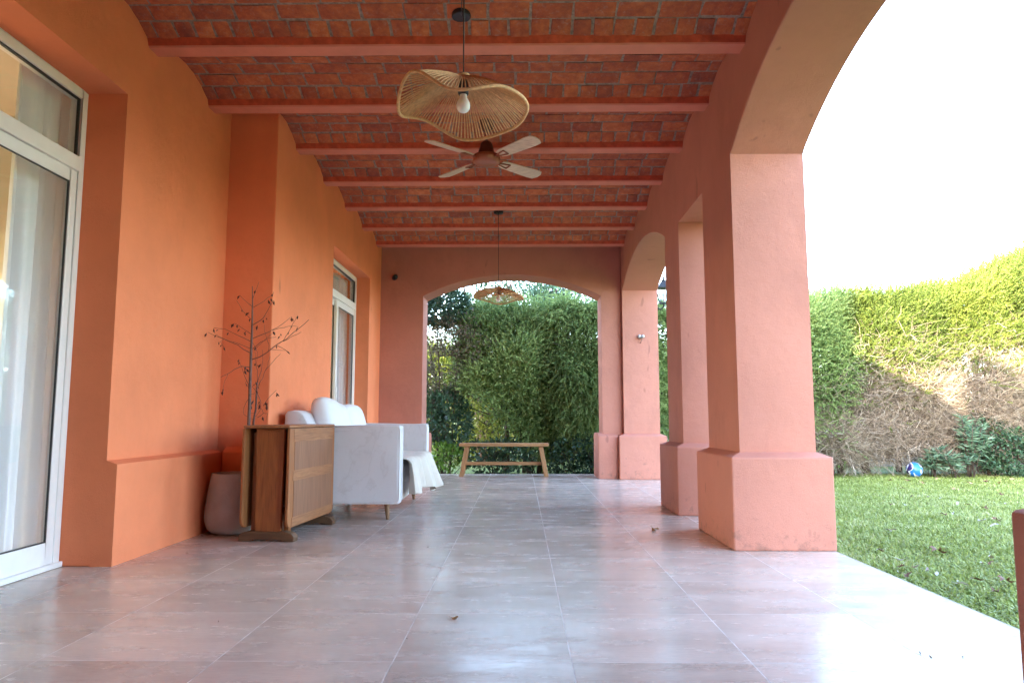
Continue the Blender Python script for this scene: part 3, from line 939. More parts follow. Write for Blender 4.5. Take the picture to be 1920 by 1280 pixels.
t1 = pillow('back_cushion', (-1.585, 6.14, .705), (.22, .68, .55), ro, M_CUSH, None, seed=2, droop=.10)
tag(t1, 'plump white back cushion, the nearer one, leaning on the sofa backrest', 'cushion', 'sofa back cushions')
t2 = pillow('back_cushion', (-1.585, 6.83, .69), (.21, .66, .52), Matrix.Rotation(R(-15), 4, 'Y') @ Matrix.Rotation(R(4), 4, 'X'), M_CUSH, None, seed=9, droop=.12)
tag(t2, 'white back cushion at the far end of the sofa, slumped against its neighbour', 'cushion', 'sofa back cushions')

# throw over the seat: draped grid that hangs past the front edge
nu, nv = 120, 90
rr = np.random.default_rng(21)
U, W_ = np.meshgrid(np.linspace(0, 1, nu), np.linspace(0, 1, nv), indexing='ij')
s_flat = .62
edge_x, top_z, rad_e = -.955, .462, .055
length = .60 + .31 + .025 * np.sin(U * 9 + 1) + .07 * U - .012 * np.sin(U * 23)
s = W_ * length                             # arclength from the back
x = np.where(s < s_flat, -1.55 + s, 0); z = np.full_like(s, top_z)
al = np.clip((s - s_flat) / rad_e, 0, math.pi / 2 * .92)
x = np.where(s >= s_flat, -1.55 + s_flat + rad_e * np.sin(al), x)
z = np.where(s >= s_flat, top_z - rad_e * (1 - np.cos(al)), z)
hang = np.clip(s - s_flat - rad_e * math.pi / 2 * .92, 0, None)
z = z - hang * .985; x = x + hang * (.10 + .25 * U)
fold = np.sin(U * 31 + 2 * np.sin(U * 5) + 1.5 * W_) * .5 + np.sin(U * 57 + 1.3) * .3 + np.sin(U * 17 + 4 * W_) * .4
x = x + fold * (.006 + .11 * hang + .012 * (W_ > .6))
z = z + (fold * .5 + .5 * np.sin(9 * W_ + 11 * U) + .35 * np.sin(23 * W_ - 8 * U)) * .011 * np.clip(1 - hang * 6, .15, 1) + .004
y = 5.762 + (7.17 - 5.762) * U + .02 * np.sin(W_ * 8 + U * 4) + hang * .25 * (U - .3)
V = np.stack([x, y, z], -1).reshape(-1, 3)
i, j = np.meshgrid(np.arange(nu - 1), np.arange(nv - 1), indexing='ij')
a = (i * nv + j).ravel(); F = np.stack([a, a + nv, a + nv + 1, a + 1], -1)
o = np_mesh('throw_blanket', V, F, M_THROW, smooth=True)
md = o.modifiers.new('thick', 'SOLIDIFY'); md.thickness = .005
tag(o, 'crumpled cream cotton throw spread over the sofa seat and hanging off its front', 'blanket')

# ------------------------------------------------------------------ pot and bare sapling
M_POT = plain('grey_cement', (.37, .38, .43), .85, var=.2, scale=5, bumps=.35, bscale=60)
M_SOIL = plain('potting_soil', (.05, .035, .025), .95, var=.4, scale=30, bumps=.8)
POT = thing('plant_pot', 'rounded grey cement pot on the floor behind the folded table', 'pot', (-2.005, 5.115, 0))
mb = MB()
mb.lathe([(.0, .002), (.11, .002), (.15, .012), (.178, .04), (.192, .085), (.196, .12), (.192, .18), (.182, .26), (.170, .34), (.159, .405), (.157, .412), (.150, .414), (.143, .410), (.148, .37)], 48)
mb.build('pot_body', M_POT, POT, smooth=True)
mb = MB(); mb.lathe([(0, .382), (.07, .378), (.147, .372)], 32); mb.build('soil', M_SOIL, POT, smooth=True)

M_BARK = plain('sapling_bark', (.17, .11, .09), .85, var=.35, scale=40, bumps=.6, bscale=150)
M_TWIG = plain('twig_bark', (.16, .08, .06), .85, var=.3, scale=60)
M_DEADLEAF = plain('shrivelled_leaf', (.085, .032, .02), .85, var=.4, scale=40)
# sapling: paths measured on its own plane, about 2.2 mm per crop pixel
def unproj(px, py, Yp):
    cp_, sp_ = math.cos(R(6.0046)), math.sin(R(6.0046)); yw = R(.675)
    fw = Vector((-math.sin(yw) * cp_, math.cos(yw) * cp_, sp_)); rt = Vector((math.cos(yw), math.sin(yw), 0)); up = rt.cross(fw)
    d = rt * (px - 960) + up * (640 - py) + fw * 1350
    t = Yp / d.y
    return Vector((0, 0, .8)) + d * t
SAP = thing('bare_sapling', 'bare potted sapling with a few shrivelled brown leaves, beside the sofa', 'plant', (-1.93, 5.10, .375))
SO = Vector((-1.93, 5.10, .375))
def crop(x, y, dy=0.0): return unproj(380 + x * .2187, 520 + y * .2187, 5.10 + dy) - SO
trunk = [Vector((-.0, 0, 0)), crop(395, 1245), crop(402, 1100), crop(405, 950), crop(410, 800), crop(415, 650), crop(422, 480), crop(425, 330), crop(428, 200), crop(426, 75)]
mb = MB(); mb.tube(trunk, [.0125, .0115, .011, .0105, .0095, .0085, .007, .0055, .004, .0022], 10)
mb.build('trunk', M_BARK, SAP, smooth=True)
st2 = [Vector((.06, .03, 0)), crop(435, 1240, .03), crop(455, 1130, .04), crop(462, 990, .05), crop(468, 900, .05)]
mb = MB(); mb.tube(st2, [.009, .008, .007, .006, .005], 8)
BR = [  # (polyline in crop px, depth at tip, start radius)
    ([(426, 190), (455, 120), (482, 38)], .05, .003), ([(420, 245), (365, 200), (318, 152)], -.08, .003), ([(412, 355), (340, 280), (290, 196)], .1, .003),
    ([(428, 260), (520, 205), (600, 150), (610, 125)], .08, .0032), ([(425, 410), (520, 350), (560, 280), (612, 195)], -.1, .0038), ([(440, 400), (500, 365), (550, 325)], .06, .003),
    ([(415, 485), (330, 425), (270, 392)], .09, .003), ([(412, 548), (300, 495), (195, 445), (95, 432)], -.05, .0038), ([(412, 648), (300, 580), (180, 525), (40, 468)], .06, .0048),
    ([(415, 610), (280, 560), (190, 530), (115, 490)], -.1, .0034), ([(190, 530), (150, 550), (185, 600)], -.1, .0024),
    ([(425, 525), (540, 478), (600, 452), (690, 400), (765, 335)], .1, .0042), ([(600, 452), (700, 430), (770, 410), (820, 425)], .1, .003),
    ([(425, 612), (500, 555), (560, 520), (630, 510)], -.08, .0034), ([(415, 705), (490, 685), (560, 630), (630, 580), (720, 525), (840, 425), (910, 362)], -.08, .0062),
    ([(630, 580), (690, 540), (740, 465), (770, 405), (815, 325)], -.04, .0034), ([(690, 548), (770, 505), (845, 468)], -.1, .003), ([(635, 580), (680, 605), (722, 630)], -.1, .0032),
    ([(590, 618), (650, 622), (710, 625)], -.05, .002), ([(560, 640), (565, 580), (545, 500), (528, 405)], .02, .003),
    ([(412, 768), (330, 762), (270, 785), (200, 830), (155, 855)], -.08, .0055), ([(215, 830), (190, 890), (172, 985)], -.08, .0026), ([(405, 960), (365, 850), (335, 780), (310, 700)], .06, .0034),
    ([(380, 880), (365, 910), (395, 945)], .02, .0024), ([(468, 900), (470, 800), (455, 730), (450, 640)], .04, .0036), ([(470, 900), (500, 800), (515, 700), (512, 620)], .05, .0034),
    ([(480, 930), (510, 860), (538, 795), (600, 725), (668, 655)], .02, .0036), ([(538, 795), (565, 730), (578, 675)], .05, .0024), ([(462, 990), (430, 935), (410, 950)], .03, .0026),
    ([(465, 990), (500, 1060), (500, 1120), (450, 1195)], -.03, .0034), ([(400, 1030), (350, 1110), (355, 1175), (395, 1195)], -.04, .0032), ([(520, 1100), (560, 1040), (632, 965)], .03, .0034),
    ([(470, 1200), (520, 1165), (556, 1162), (550, 1220)], -.02, .003), ([(400, 1160), (440, 1165), (455, 1130)], .03, .003), ([(400, 1215), (430, 1212), (445, 1190)], .02, .003),
    ([(405, 1000), (440, 995), (462, 985)], .03, .003), ([(520, 1160), (510, 1130), (470, 1090)], .0, .0026), ([(430, 560), (470, 640), (460, 760)], .06, .0024), ([(440, 620), (520, 545), (600, 480)], .05, .0028)]
tips = []
for pl, dp, r0 in BR:
    pts = [crop(x, y, dp * i / (len(pl) - 1)) for i, (x, y) in enumerate(pl)]
    sm = []
    for i in range(len(pts) - 1):
        for t in (0, .5):
            sm.append(pts[i].lerp(pts[i + 1], t) + Vector((random.gauss(0, .002), random.gauss(0, .003), random.gauss(0, .002))) * (1 if (i or t) else 0))
    sm.append(pts[-1])
    k = len(sm)
    mb.tube(sm, [max(.0011, r0 * .62 * (1 - .6 * q / (k - 1))) for q in range(k)], 6)
    tips += [sm[-1], sm[-2], sm[max(1, k // 2)]]
mb.build('branches', M_TWIG, SAP, smooth=True)
mb = MB()
for px, py in ((600, 140), (585, 175), (560, 190), (612, 200), (550, 345), (520, 360), (470, 410), (455, 110), (318, 152), (335, 272), (400, 300), (408, 350), (270, 395), (300, 405), (320, 440), (365, 470), (375, 460),
               (95, 435), (130, 445), (225, 470), (38, 475), (115, 490), (140, 550), (165, 575), (180, 590), (765, 340), (772, 350), (818, 330), (610, 462), (600, 455), (670, 480), (665, 500), (768, 415), (740, 468), (815, 425), (635, 575), (715, 628),
               (310, 700), (320, 725), (370, 760), (360, 790), (375, 780), (455, 735), (470, 745), (500, 740), (455, 890), (475, 930), (450, 910), (460, 940), (460, 960), (440, 1050), (430, 1060), (490, 1080), (495, 1100), (485, 1060), (460, 1140), (555, 1095), (558, 1075), (540, 1060), (630, 985), (635, 1000), (172, 970), (178, 950), (515, 1190), (455, 595), (375, 910), (415, 1095)):
    c = crop(px, py, random.uniform(-.06, .06))
    ln = random.uniform(.020, .042); wd = ln * random.uniform(.14, .28)
    ax = Vector((random.gauss(0, .5), random.gauss(0, .5), -1)).normalized(); sd = ax.orthogonal().normalized() * wd; nn = ax.cross(sd).normalized() * wd * .7
    mb.add([c, c + ax * ln * .5 + sd + nn, c + ax * ln, c + ax * ln * .5 - sd + nn, c + ax * ln * .45 - nn * .6], [(0, 1, 4), (1, 2, 4), (2, 3, 4), (3, 0, 4)])
mb.build('dry_leaves', M_DEADLEAF, SAP)

# ------------------------------------------------------------------ bench
M_BENCH = wood('bench_wood', (.30, .14, .055), (.50, .27, .12), .9, 'X', .5)
M_BENCHL = wood('bench_leg_wood', (.30, .14, .055), (.50, .27, .12), .9, 'Z', .5)
BN = thing('bench', 'narrow wooden bench with splayed legs standing in the end arch', 'bench', (-.228, 10.03, 0))
mb = MB(); mb.box(-.612, .612, -.14, .14, .405, .447); mb.build('seat', M_BENCH, BN, bevel=.006)
for sx in (-1, 1):
    for sy in (-1, 1):
        mb = MB()
        a, b = Vector((sx * .505, sy * .085, .404)), Vector((sx * .58, sy * .115, 0))
        vs = []
        for p, h in ((b, .028), (a, .030)):
            vs += [p + Vector((-h, -.018, 0)), p + Vector((h, -.018, 0)), p + Vector((h, .018, 0)), p + Vector((-h, .018, 0))]
        mb.add(vs, [(3, 2, 1, 0), (4, 5, 6, 7), (0, 1, 5, 4), (1, 2, 6, 5), (2, 3, 7, 6), (3, 0, 4, 7)])
        mb.build('leg', M_BENCHL, BN, bevel=.004)
    mb = MB(); mb.box(sx * .548 - .02, sx * .548 + .02, -.088, .088, .15, .19); mb.build('cross_rail', M_BENCH, BN, bevel=.003)
mb = MB(); mb.box(-.527, .527, -.02, .02, .148, .192); mb.build('stretcher', M_BENCH, BN, bevel=.004)

# ------------------------------------------------------------------ small fixtures
M_GREYMET = plain('grey_metal', (.45, .46, .48), .4, metal=.6)
c = (-1.705, EY, 2.685)
o = thing('security_camera', 'small black wall device high on the end wall left of the arch', 'camera', c)
mb = MB(); mb.lathe([(0, 0), (.035, 0), (.035, .018), (.02, .022), (0, .022)], 20)
ob = mb.build('wall_mount', M_BLACK, o, smooth=False); ob.rotation_euler = (R(90), 0, 0)
mb = MB(); mb.lathe([(0, -.05), (.024, -.05), (.03, -.042), (.03, .03), (.022, .045), (0, .045)], 20)
ob = mb.build('camera_body', M_BLACK, o, smooth=True); ob.rotation_euler = (R(80), 0, R(28)); ob.location = (.012, -.055, -.004)
o = thing('wall_hook', 'small double-knobbed metal hook on the corner pier of the arcade', 'hook', (1.597, 9.53, 1.865))
mb = MB()
for sx in (-1, 1): mb.lathe([(0, -.026), (.016, -.022), (.024, -.008), (.025, .004), (.02, .018), (0, .026)], 16, c=(sx * .022, -.03, 0))
mb.build('knob', M_GREYMET, o, smooth=True)
mb = MB(); mb.tube([(0, 0, 0), (0, -.03, 0)], .008, 8); mb.tube([(0, -.03, -.01), (.004, -.035, -.05), (.0, -.03, -.075), (-.012, -.028, -.09)], .005, 8)
mb.build('hook_arm', plain('rusty_wire', (.2, .1, .07), .7), o, smooth=True)
# wall lantern on the outer face of the corner pier
M_LGLASS = glass_mat('lantern_glass', (.80, .88, .9), 1.3)
LT = thing('wall_lantern', 'black framed glass lantern on the outer side of the corner pier', 'lantern', (1.97, 9.80, 2.36))
def sqr(h, z): return [(-h, -h, z), (h, -h, z), (h, h, z), (-h, h, z)]
mb = MB(); mb.add(sqr(.045, .0) + sqr(.085, .20), [(i, (i + 1) % 4, 4 + (i + 1) % 4, 4 + i) for i in range(4)]); mb.build('lantern_glass', M_LGLASS, LT)
mb = MB()
for a, b in zip(sqr(.047, -.004), sqr(.088, .204)): mb.tube([a, b], .006, 6)
for h, z in ((.05, -.004), (.092, .204)): mb.tube(sqr(h, z), .008, 6, closed=True)
mb.add(sqr(.095, .205) + sqr(.03, .30) , [(i, (i + 1) % 4, 4 + (i + 1) % 4, 4 + i) for i in range(4)] + [(4, 5, 6, 7)])
mb.lathe([(.03, .30), (.035, .31), (.012, .33), (.016, .36), (0, .375)], 12)
mb.tube([(0, 0, -.004), (0, 0, -.05)], .012, 8)
mb.tube([(-.13, 0, .06), (-.11, 0, -.06), (-.05, 0, -.09), (0, 0, -.05)], .009, 8)
mb.box(-.14, -.125, -.04, .04, -.08, .12)
mb.build('lantern_frame', M_BLACK, LT)
mb = MB(); mb.lathe([(0, .02), (.012, .02), (.012, .07), (.022, .10), (.02, .125), (0, .14)], 14); mb.build('light_bulb', M_BULB, LT, smooth=True)

# ball on the lawn
def ball_mat():
    m, nt, p = newmat('ball_print')
    n = tex(nt, 7.5, 1.0, .3, dist=.9)
    r = ramp(nt, [(0, (.02, .012, .08)), (.45, (.02, .012, .08)), (.455, (.55, .57, .60)), (.53, (.55, .57, .60)), (.535, (.02, .14, .42)), (1, (.06, .26, .50))], 'CONSTANT')
    nt.links.new(n, r.inputs['Fac']); nt.links.new(r.outputs['Color'], p.inputs['Base Color'])
    p.inputs['Roughness'].default_value = .3
    return m
bm = bmesh.new(); bmesh.ops.create_icosphere(bm, subdivisions=4, radius=.112)
me = bpy.data.meshes.new('football'); bm.to_mesh(me); bm.free(); me.materials.append(ball_mat())
me.polygons.foreach_set('use_smooth', [True] * len(me.polygons))
o = link('football', me); o.location = (5.86, 10.93, GZ + .122); o.rotation_euler = (.4, .9, 1.9)
tag(o, 'blue and white football lying on the grass by the hedge', 'ball')
# ------------------------------------------------------------------ foliage tools
def unit(v):
    return v / np.maximum(np.linalg.norm(v, axis=-1, keepdims=True), 1e-9)

def noise3(P, seed, f=1.0):
    r = np.random.default_rng(seed)
    out = np.zeros(P.shape[:-1])
    for k in range(5):
        d = unit(r.normal(size=3)) * f * (1.0 + .9 * k)
        out += np.sin(P @ d + r.uniform(0, 6.28)) / (1 + .55 * k)
    return out / 2.2

def sprays(P, D, L, Mn, nl, nw, rng, droop=.25, open_=.7, tone0=None):
    """feathery twigs: each carries Mn needle triangles"""
    n = len(P)
    t = np.linspace(.06, 1, Mn)[None, :, None]
    g = np.zeros((n, 1, 3)); g[:, 0, 2] = -droop * rng.uniform(.4, 1.5, n)
    Lc = L[:, None, None]
    pt = P[:, None, :] + D[:, None, :] * Lc * t + g * Lc * t * t
    ax = unit(D[:, None, :] + 2 * g * t)
    a = unit(np.cross(ax, rng.normal(size=(n, 1, 3)))); b = np.cross(ax, a)
    phi = rng.uniform(0, 6.283, (n, Mn, 1))
    rad = a * np.cos(phi) + b * np.sin(phi)
    nd = unit(ax * (1 - .35 * open_) + rad * open_ + rng.normal(size=(n, Mn, 3)) * .12)
    ln = nl * (1.15 - .5 * t) * rng.uniform(.7, 1.2, (n, Mn, 1))
    sd = unit(np.cross(nd, rng.normal(size=(n, Mn, 3)))) * nw
    V = np.stack([pt + sd, pt - sd, pt + nd * ln], 2).reshape(-1, 3)
    F = np.arange(len(V)).reshape(-1, 3)
    tn = (rng.normal(.42, .16, n) if tone0 is None else tone0)[:, None] + .30 * (t[..., 0] - .5) + rng.normal(0, .08, (n, Mn))
    return V, F, np.repeat(np.clip(tn, 0, 1).reshape(-1), 3)

def leaves(P, D, ln, wd, rng, tone0=.45, tsd=.18, curl=.25):
    """folded pointed leaves, two triangles a side"""
    n = len(P)
    s = unit(np.cross(D, rng.normal(size=(n, 3)))); nn = np.cross(s, D)
    l = (ln * rng.uniform(.65, 1.3, n))[:, None]; w = (wd * rng.uniform(.7, 1.25, n))[:, None]
    mid = P + D * l * .45 + nn * l * .0
    tip = P + D * l - nn * l * curl * .6
    V = np.stack([P, mid + s * w + nn * w * .35, tip, mid - s * w + nn * w * .35], 1).reshape(-1, 3)
    b = np.arange(n) * 4
    F = np.concatenate([np.stack([b, b + 1, b + 2], 1), np.stack([b, b + 2, b + 3], 1)])
    tn = np.clip(rng.normal(tone0, tsd, n), 0, 1)
    return V, F, np.repeat(tn, 4)

def twigs(P, D, L, r0, rng, segs=3, bend=.5):
    n = len(P)
    dirs = D.copy(); p = P.copy()
    rings = []
    for k in range(segs + 1):
        a = unit(np.cross(dirs, np.array([.31, .52, .79]))); b = np.cross(dirs, a)
        rr = (r0 * (1 - .75 * k / segs))[:, None]
        for j in range(3):
            th = 2.094 * j
            rings.append(p + (a * math.cos(th) + b * math.sin(th)) * rr)
        p = p + dirs * (L / segs)[:, None]
        dirs = unit(dirs + rng.normal(size=(n, 3)) * bend)
    V = np.stack(rings, 1).reshape(-1, 3)
    per = 3 * (segs + 1)
    base = (np.arange(n) * per)[:, None]
    F = []
    for k in range(segs):
        for j in range(3):
            q = [k * 3 + j, k * 3 + (j + 1) % 3, k * 3 + 3 + (j + 1) % 3, k * 3 + 3 + j]
            F.append(base + np.array(q)[None, :])
    F = np.concatenate(F)
    tn = np.repeat(np.clip(rng.normal(.5, .27, n), 0, 1), per)
    return V, F, tn

def cat(parts):
    V, F, T, o = [], [], [], 0
    for v, f, t in parts:
        V.append(v); F.append(f + o); T.append(t); o += len(v)
    return np.concatenate(V), np.concatenate(F), np.concatenate(T)

M_CONIF = foliage('conifer_needles', (.035, .075, .022), (.20, .30, .095), (.46, .54, .19), .35)
M_CONIF2 = foliage('conifer_needles_yellowish', (.035, .055, .012), (.12, .17, .03), (.27, .31, .06), .35)
M_DEADT = foliage('dead_twig', (.10, .07, .05), (.33, .255, .19), (.62, .53, .43), 0.0, .9)
M_DARKL = foliage('dark_glossy_leaf', (.014, .036, .02), (.042, .092, .05), (.10, .17, .085), .2, .4)
M_OLEAN = foliage('grey_green_leaf', (.05, .10, .06), (.13, .22, .135), (.24, .34, .23), .25, .45)
M_BRONZE = foliage('bronze_small_leaf', (.06, .06, .035), (.16, .145, .09), (.33, .23, .18), .35)
M_LIME = foliage('lime_leaf', (.07, .15, .02), (.14, .26, .04), (.26, .38, .08), .4)
M_YEL = foliage('yellow_green_leaf', (.09, .12, .02), (.22, .24, .04), (.42, .36, .07), .45)
M_TRUNK = plain('hedge_trunk', (.075, .05, .038), .95, var=.4, scale=9, bumps=.8, bscale=30)

def trunk_mesh(parent, base, pts, r0, r1, name='trunk', mat=None):
    mb = MB()
    pts = [Vector(p) for p in pts]
    k = len(pts)
    fine = []
    for i in range(k - 1):
        for q in range(4):
            fine.append(pts[i].lerp(pts[i + 1], q / 4) + Vector((random.gauss(0, .008), random.gauss(0, .008), 0)))
    fine.append(pts[-1])
    n = len(fine)
    mb.tube([p - Vector(base) for p in fine], [r0 + (r1 - r0) * i / (n - 1) for i in range(n)], 10)
    return mb.build(name, mat or M_TRUNK, parent, smooth=True)

HY = 11.15
def conifer(x0, x1, htop, glow, n_sp, seed, label, mat, trunks, droop=.25, brown=0, dens_low=1.0, spray_l=(.18, .40), needle=(.034, .0056), yfront=HY, hvar=.15):
    """one conifer of the clipped hedge. htop(x), glow(x): top of the crown, lower limit of the green"""
    rng = np.random.default_rng(seed)
    xc = (x0 + x1) / 2
    base = (xc, yfront + .65, GZ)
    t = thing('conifer_bush', label, 'bush', base, 0, 'conifer hedge plants')
    hw = (x1 - x0) / 2
    def surf(x, z):
        h = htop(x)
        q = np.clip(z / h, 0, 1)
        e = np.clip(np.abs(x - xc) / hw, 0, 1)
        Pq = np.stack([x, z, np.zeros_like(x)], -1)
        return yfront + .45 * q ** 5 + .40 * e ** 5 + .13 * noise3(Pq, seed + 1, 2.6) + .08 * noise3(Pq, seed + 2, 6.5)
    # front shell
    n1 = int(n_sp * 1.6)
    x = rng.uniform(x0 - .05, x1 + .05, n1); h = htop(x) + hvar * noise3(np.stack([x, x * 0, x * 0], -1), seed + 9, 5)
    lo = glow(x) + .34 * noise3(np.stack([x, x * 0 + 3, x * 0], -1), seed + 8, 3.2) - (rng.exponential(.22, n1) if brown else 0)
    z = lo + (h - lo) * rng.uniform(0, 1, n1) ** .9
    keep = rng.uniform(0, 1, n1) < np.clip(dens_low + (1 - dens_low) * (z - lo) / np.maximum(.3, (h - lo)) * 1.6, 0, 1)
    x, z, h = x[keep], z[keep], h[keep]
    dep = rng.exponential(.11, len(x))
    y = surf(x, z) + dep
    P = np.stack([x, y, z + GZ], -1)
    q = np.clip(z / h, 0, 1)
    D = unit(np.stack([rng.normal(0, .45, len(x)), -.75 + .25 * q + rng.normal(0, .3, len(x)), .15 + .75 * q ** 2 + rng.normal(0, .35, len(x))], -1))
    # top and back
    n2 = int(n_sp * .35)
    x2 = rng.uniform(x0, x1, n2); h2 = htop(x2) + hvar * noise3(np.stack([x2, x2 * 0, x2 * 0], -1), seed + 9, 5)
    y2 = yfront + .3 + rng.uniform(0, 1.0, n2); z2 = h2 - rng.exponential(.10, n2) - .25 * ((y2 - yfront - .75) / .6) ** 2
    P2 = np.stack([x2, y2, z2 + GZ], -1)
    D2 = unit(np.stack([rng.normal(0, .4, n2), rng.normal(-.1, .35, n2), .9 + rng.normal(0, .2, n2)], -1))
    n3 = int(n_sp * .45)
    x3 = rng.uniform(x0, x1, n3); l3 = glow(x3); z3 = l3 + (htop(x3) - l3) * rng.uniform(0, .95, n3)
    k3 = rng.uniform(0, 1, n3) < np.clip(dens_low * .8 + (1 - dens_low) * (z3 / htop(x3)) ** 2, 0, 1)
    P3 = np.stack([x3, yfront + rng.uniform(.3, 1.25, n3), z3 + GZ], -1)[k3]
    D3 = unit(rng.normal(size=(len(P3), 3)) + np.array([0, 0, .3]))
    PP = np.concatenate([P, P2, P3]); DD = np.concatenate([D, D2, D3])
    L = rng.uniform(*spray_l, len(PP)); L[:len(P)] *= (1 + .5 * (q > .88)); L[len(P):len(P) + n2] *= rng.uniform(.8, 1.9, n2)
    clump = noise3(PP, seed + 4, 3.2)
    tone0 = np.clip(.50 + .20 * clump + rng.normal(0, .12, len(PP)), .02, 1)
    V, F, T = sprays(PP, DD, L, 36, needle[0], needle[1], rng, droop, .72, tone0)
    np_mesh('foliage', V - np.array(base), F, mat, t, tone=T)
    if brown:
        nb = brown
        x = rng.uniform(x0, x1, nb); hi = glow(x) + .55 * rng.uniform(-1, 1, nb)
        z = .22 + (hi - .22) * rng.uniform(0, 1, nb) ** .9 + .12 * noise3(np.stack([x, x * 0, x * 0], -1), seed + 17, 6)
        y = surf(x, z) + np.where(rng.uniform(0, 1, nb) < .65, rng.exponential(.14, nb), rng.uniform(.2, 1.1, nb)) + .02
        P = np.stack([x, y, z + GZ], -1)
        D = unit(np.stack([rng.normal(0, .6, nb), -.45 + rng.normal(0, .35, nb), .12 + rng.normal(0, .55, nb)], -1))
        V, F, T = twigs(P, D, rng.uniform(.16, .60, nb), rng.uniform(.0022, .0064, nb), rng, 4, .34)
        np_mesh('dead_twigs', V - np.array(base), F, M_DEADT, t, tone=T)
    for pts, r in trunks:
        trunk_mesh(t, base, pts, r, r * .45)
        # limbs
    nl = 60
    x = rng.uniform(x0 + .1, x1 - .1, nl); z = rng.uniform(.3, .8, nl) * htop(x)
    P = np.stack([x * .4 + xc * .6, np.full(nl, yfront + .7), z + GZ], -1)
    D = unit(np.stack([(x - xc) * 1.2, rng.normal(-.4, .5, nl), rng.uniform(.2, 1, nl)], -1))
    V, F, T = twigs(P, D, rng.uniform(.5, .9, nl), rng.uniform(.006, .014, nl), rng, 4, .22)
    np_mesh('limbs', V - np.array(base), F, M_TRUNK, t, tone=T)
    return t
cst = lambda v: (lambda x: np.full_like(x, v))
lin = lambda xa, za, xb, zb: (lambda x: za + (zb - za) * (x - xa) / (xb - xa))
YC = HY + .75
conifer(-.98, .42, lin(-.98, 2.45, .42, 2.62), lin(-.98, 1.15, .42, .45), 3000, 101, 'loose feathery green conifer left of centre in the end arch, airy at its foot', M_CONIF,
        [([(-.25, YC, GZ - .05), (-.22, YC, .8), (-.3, YC, 1.9)], .05), ([(.05, YC, GZ - .05), (.12, YC, 1.0), (.1, YC, 1.9)], .035)], .18, 0, .45)
conifer(.30, 1.75, lin(.3, 2.60, 1.75, 2.62), cst(.20), 4200, 111, 'dense green conifer right of centre in the end arch with curling drooping branchlets', M_CONIF,
        [([(.32, YC - .3, GZ - .05), (.36, YC - .2, .9), (.5, YC, 1.9)], .075), ([(1.2, YC, GZ - .05), (1.2, YC, 1.9)], .05)], .60, 0, .85, (.20, .38))
conifer(1.65, 3.1, cst(2.75), cst(.30), 2400, 121, 'green conifer glimpsed in the slit between the corner pier and the middle pier', M_CONIF,
        [([(2.3, YC, GZ - .05), (2.3, YC, 2.1)], .06)], .5)
conifer(2.95, 4.4, cst(2.75), cst(.4), 1500, 131, 'green conifer mostly hidden behind the big near pier', M_CONIF, [([(3.7, YC, GZ - .05), (3.7, YC, 2.1)], .06)], .4)
conifer(4.15, 5.25, lin(4.15, 2.74, 5.25, 2.76), lin(4.15, .75, 5.25, 1.35), 2800, 141, 'shaded dark green conifer just right of the big near pier', M_CONIF,
        [([(4.82, YC - .4, GZ - .05), (4.92, YC - .3, .45), (4.75, YC + .2, 1.9)], .085), ([(5.10, YC - .2, GZ - .05), (5.1, YC, .6), (5.2, YC + .2, 1.7)], .045)], .22, 7000)
conifer(5.10, 6.85, lin(5.1, 2.70, 6.85, 2.80), lin(5.1, 1.80, 6.85, 1.95), 3800, 151, 'sunlit yellow green conifer over bare brown twigs, above the football', M_CONIF2,
        [([(5.52, YC - .2, GZ - .05), (5.5, YC - .1, .4), (5.6, YC + .3, 1.7)], .07), ([(6.3, YC + .3, GZ - .05), (6.3, YC + .3, 1.7)], .05)], .12, 13000)
conifer(6.70, 8.70, lin(6.7, 2.80, 8.7, 3.62), lin(6.7, 1.95, 8.7, 2.15), 4300, 161, 'tallest sunlit conifer at the right edge with a dead brown lower half', M_CONIF2,
        [([(7.6, YC + .2, GZ - .05), (7.6, YC + .3, .6), (7.7, YC + .3, 1.8)], .07)], .12, 13000)
conifer(8.5, 10.6, cst(3.6), cst(1.7), 1800, 171, 'sunlit conifer continuing the hedge beyond the right edge', M_CONIF2, [([(9.6, YC, GZ - .05), (9.6, YC, 2.1)], .08)], .12, 4000)
conifer(-4.0, .4, cst(2.15), cst(.1), 2600, 181, 'sunny conifer row far behind the bench, seen through gaps in the arch hedge', M_CONIF2, [([(-1.2, 16.3, GZ - .05), (-1.2, 16.3, 1.6)], .08)], .15, 0, 1, (.3, .5), (.06, .011), 15.6)
conifer(.2, 4.6, cst(2.2), cst(.1), 2600, 185, 'sunny conifer row far behind the corner pier, seen through hedge gaps', M_CONIF2, [([(2.4, 16.3, GZ - .05), (2.4, 16.3, 1.6)], .08)], .15, 0, 1, (.3, .5), (.06, .011), 15.6)

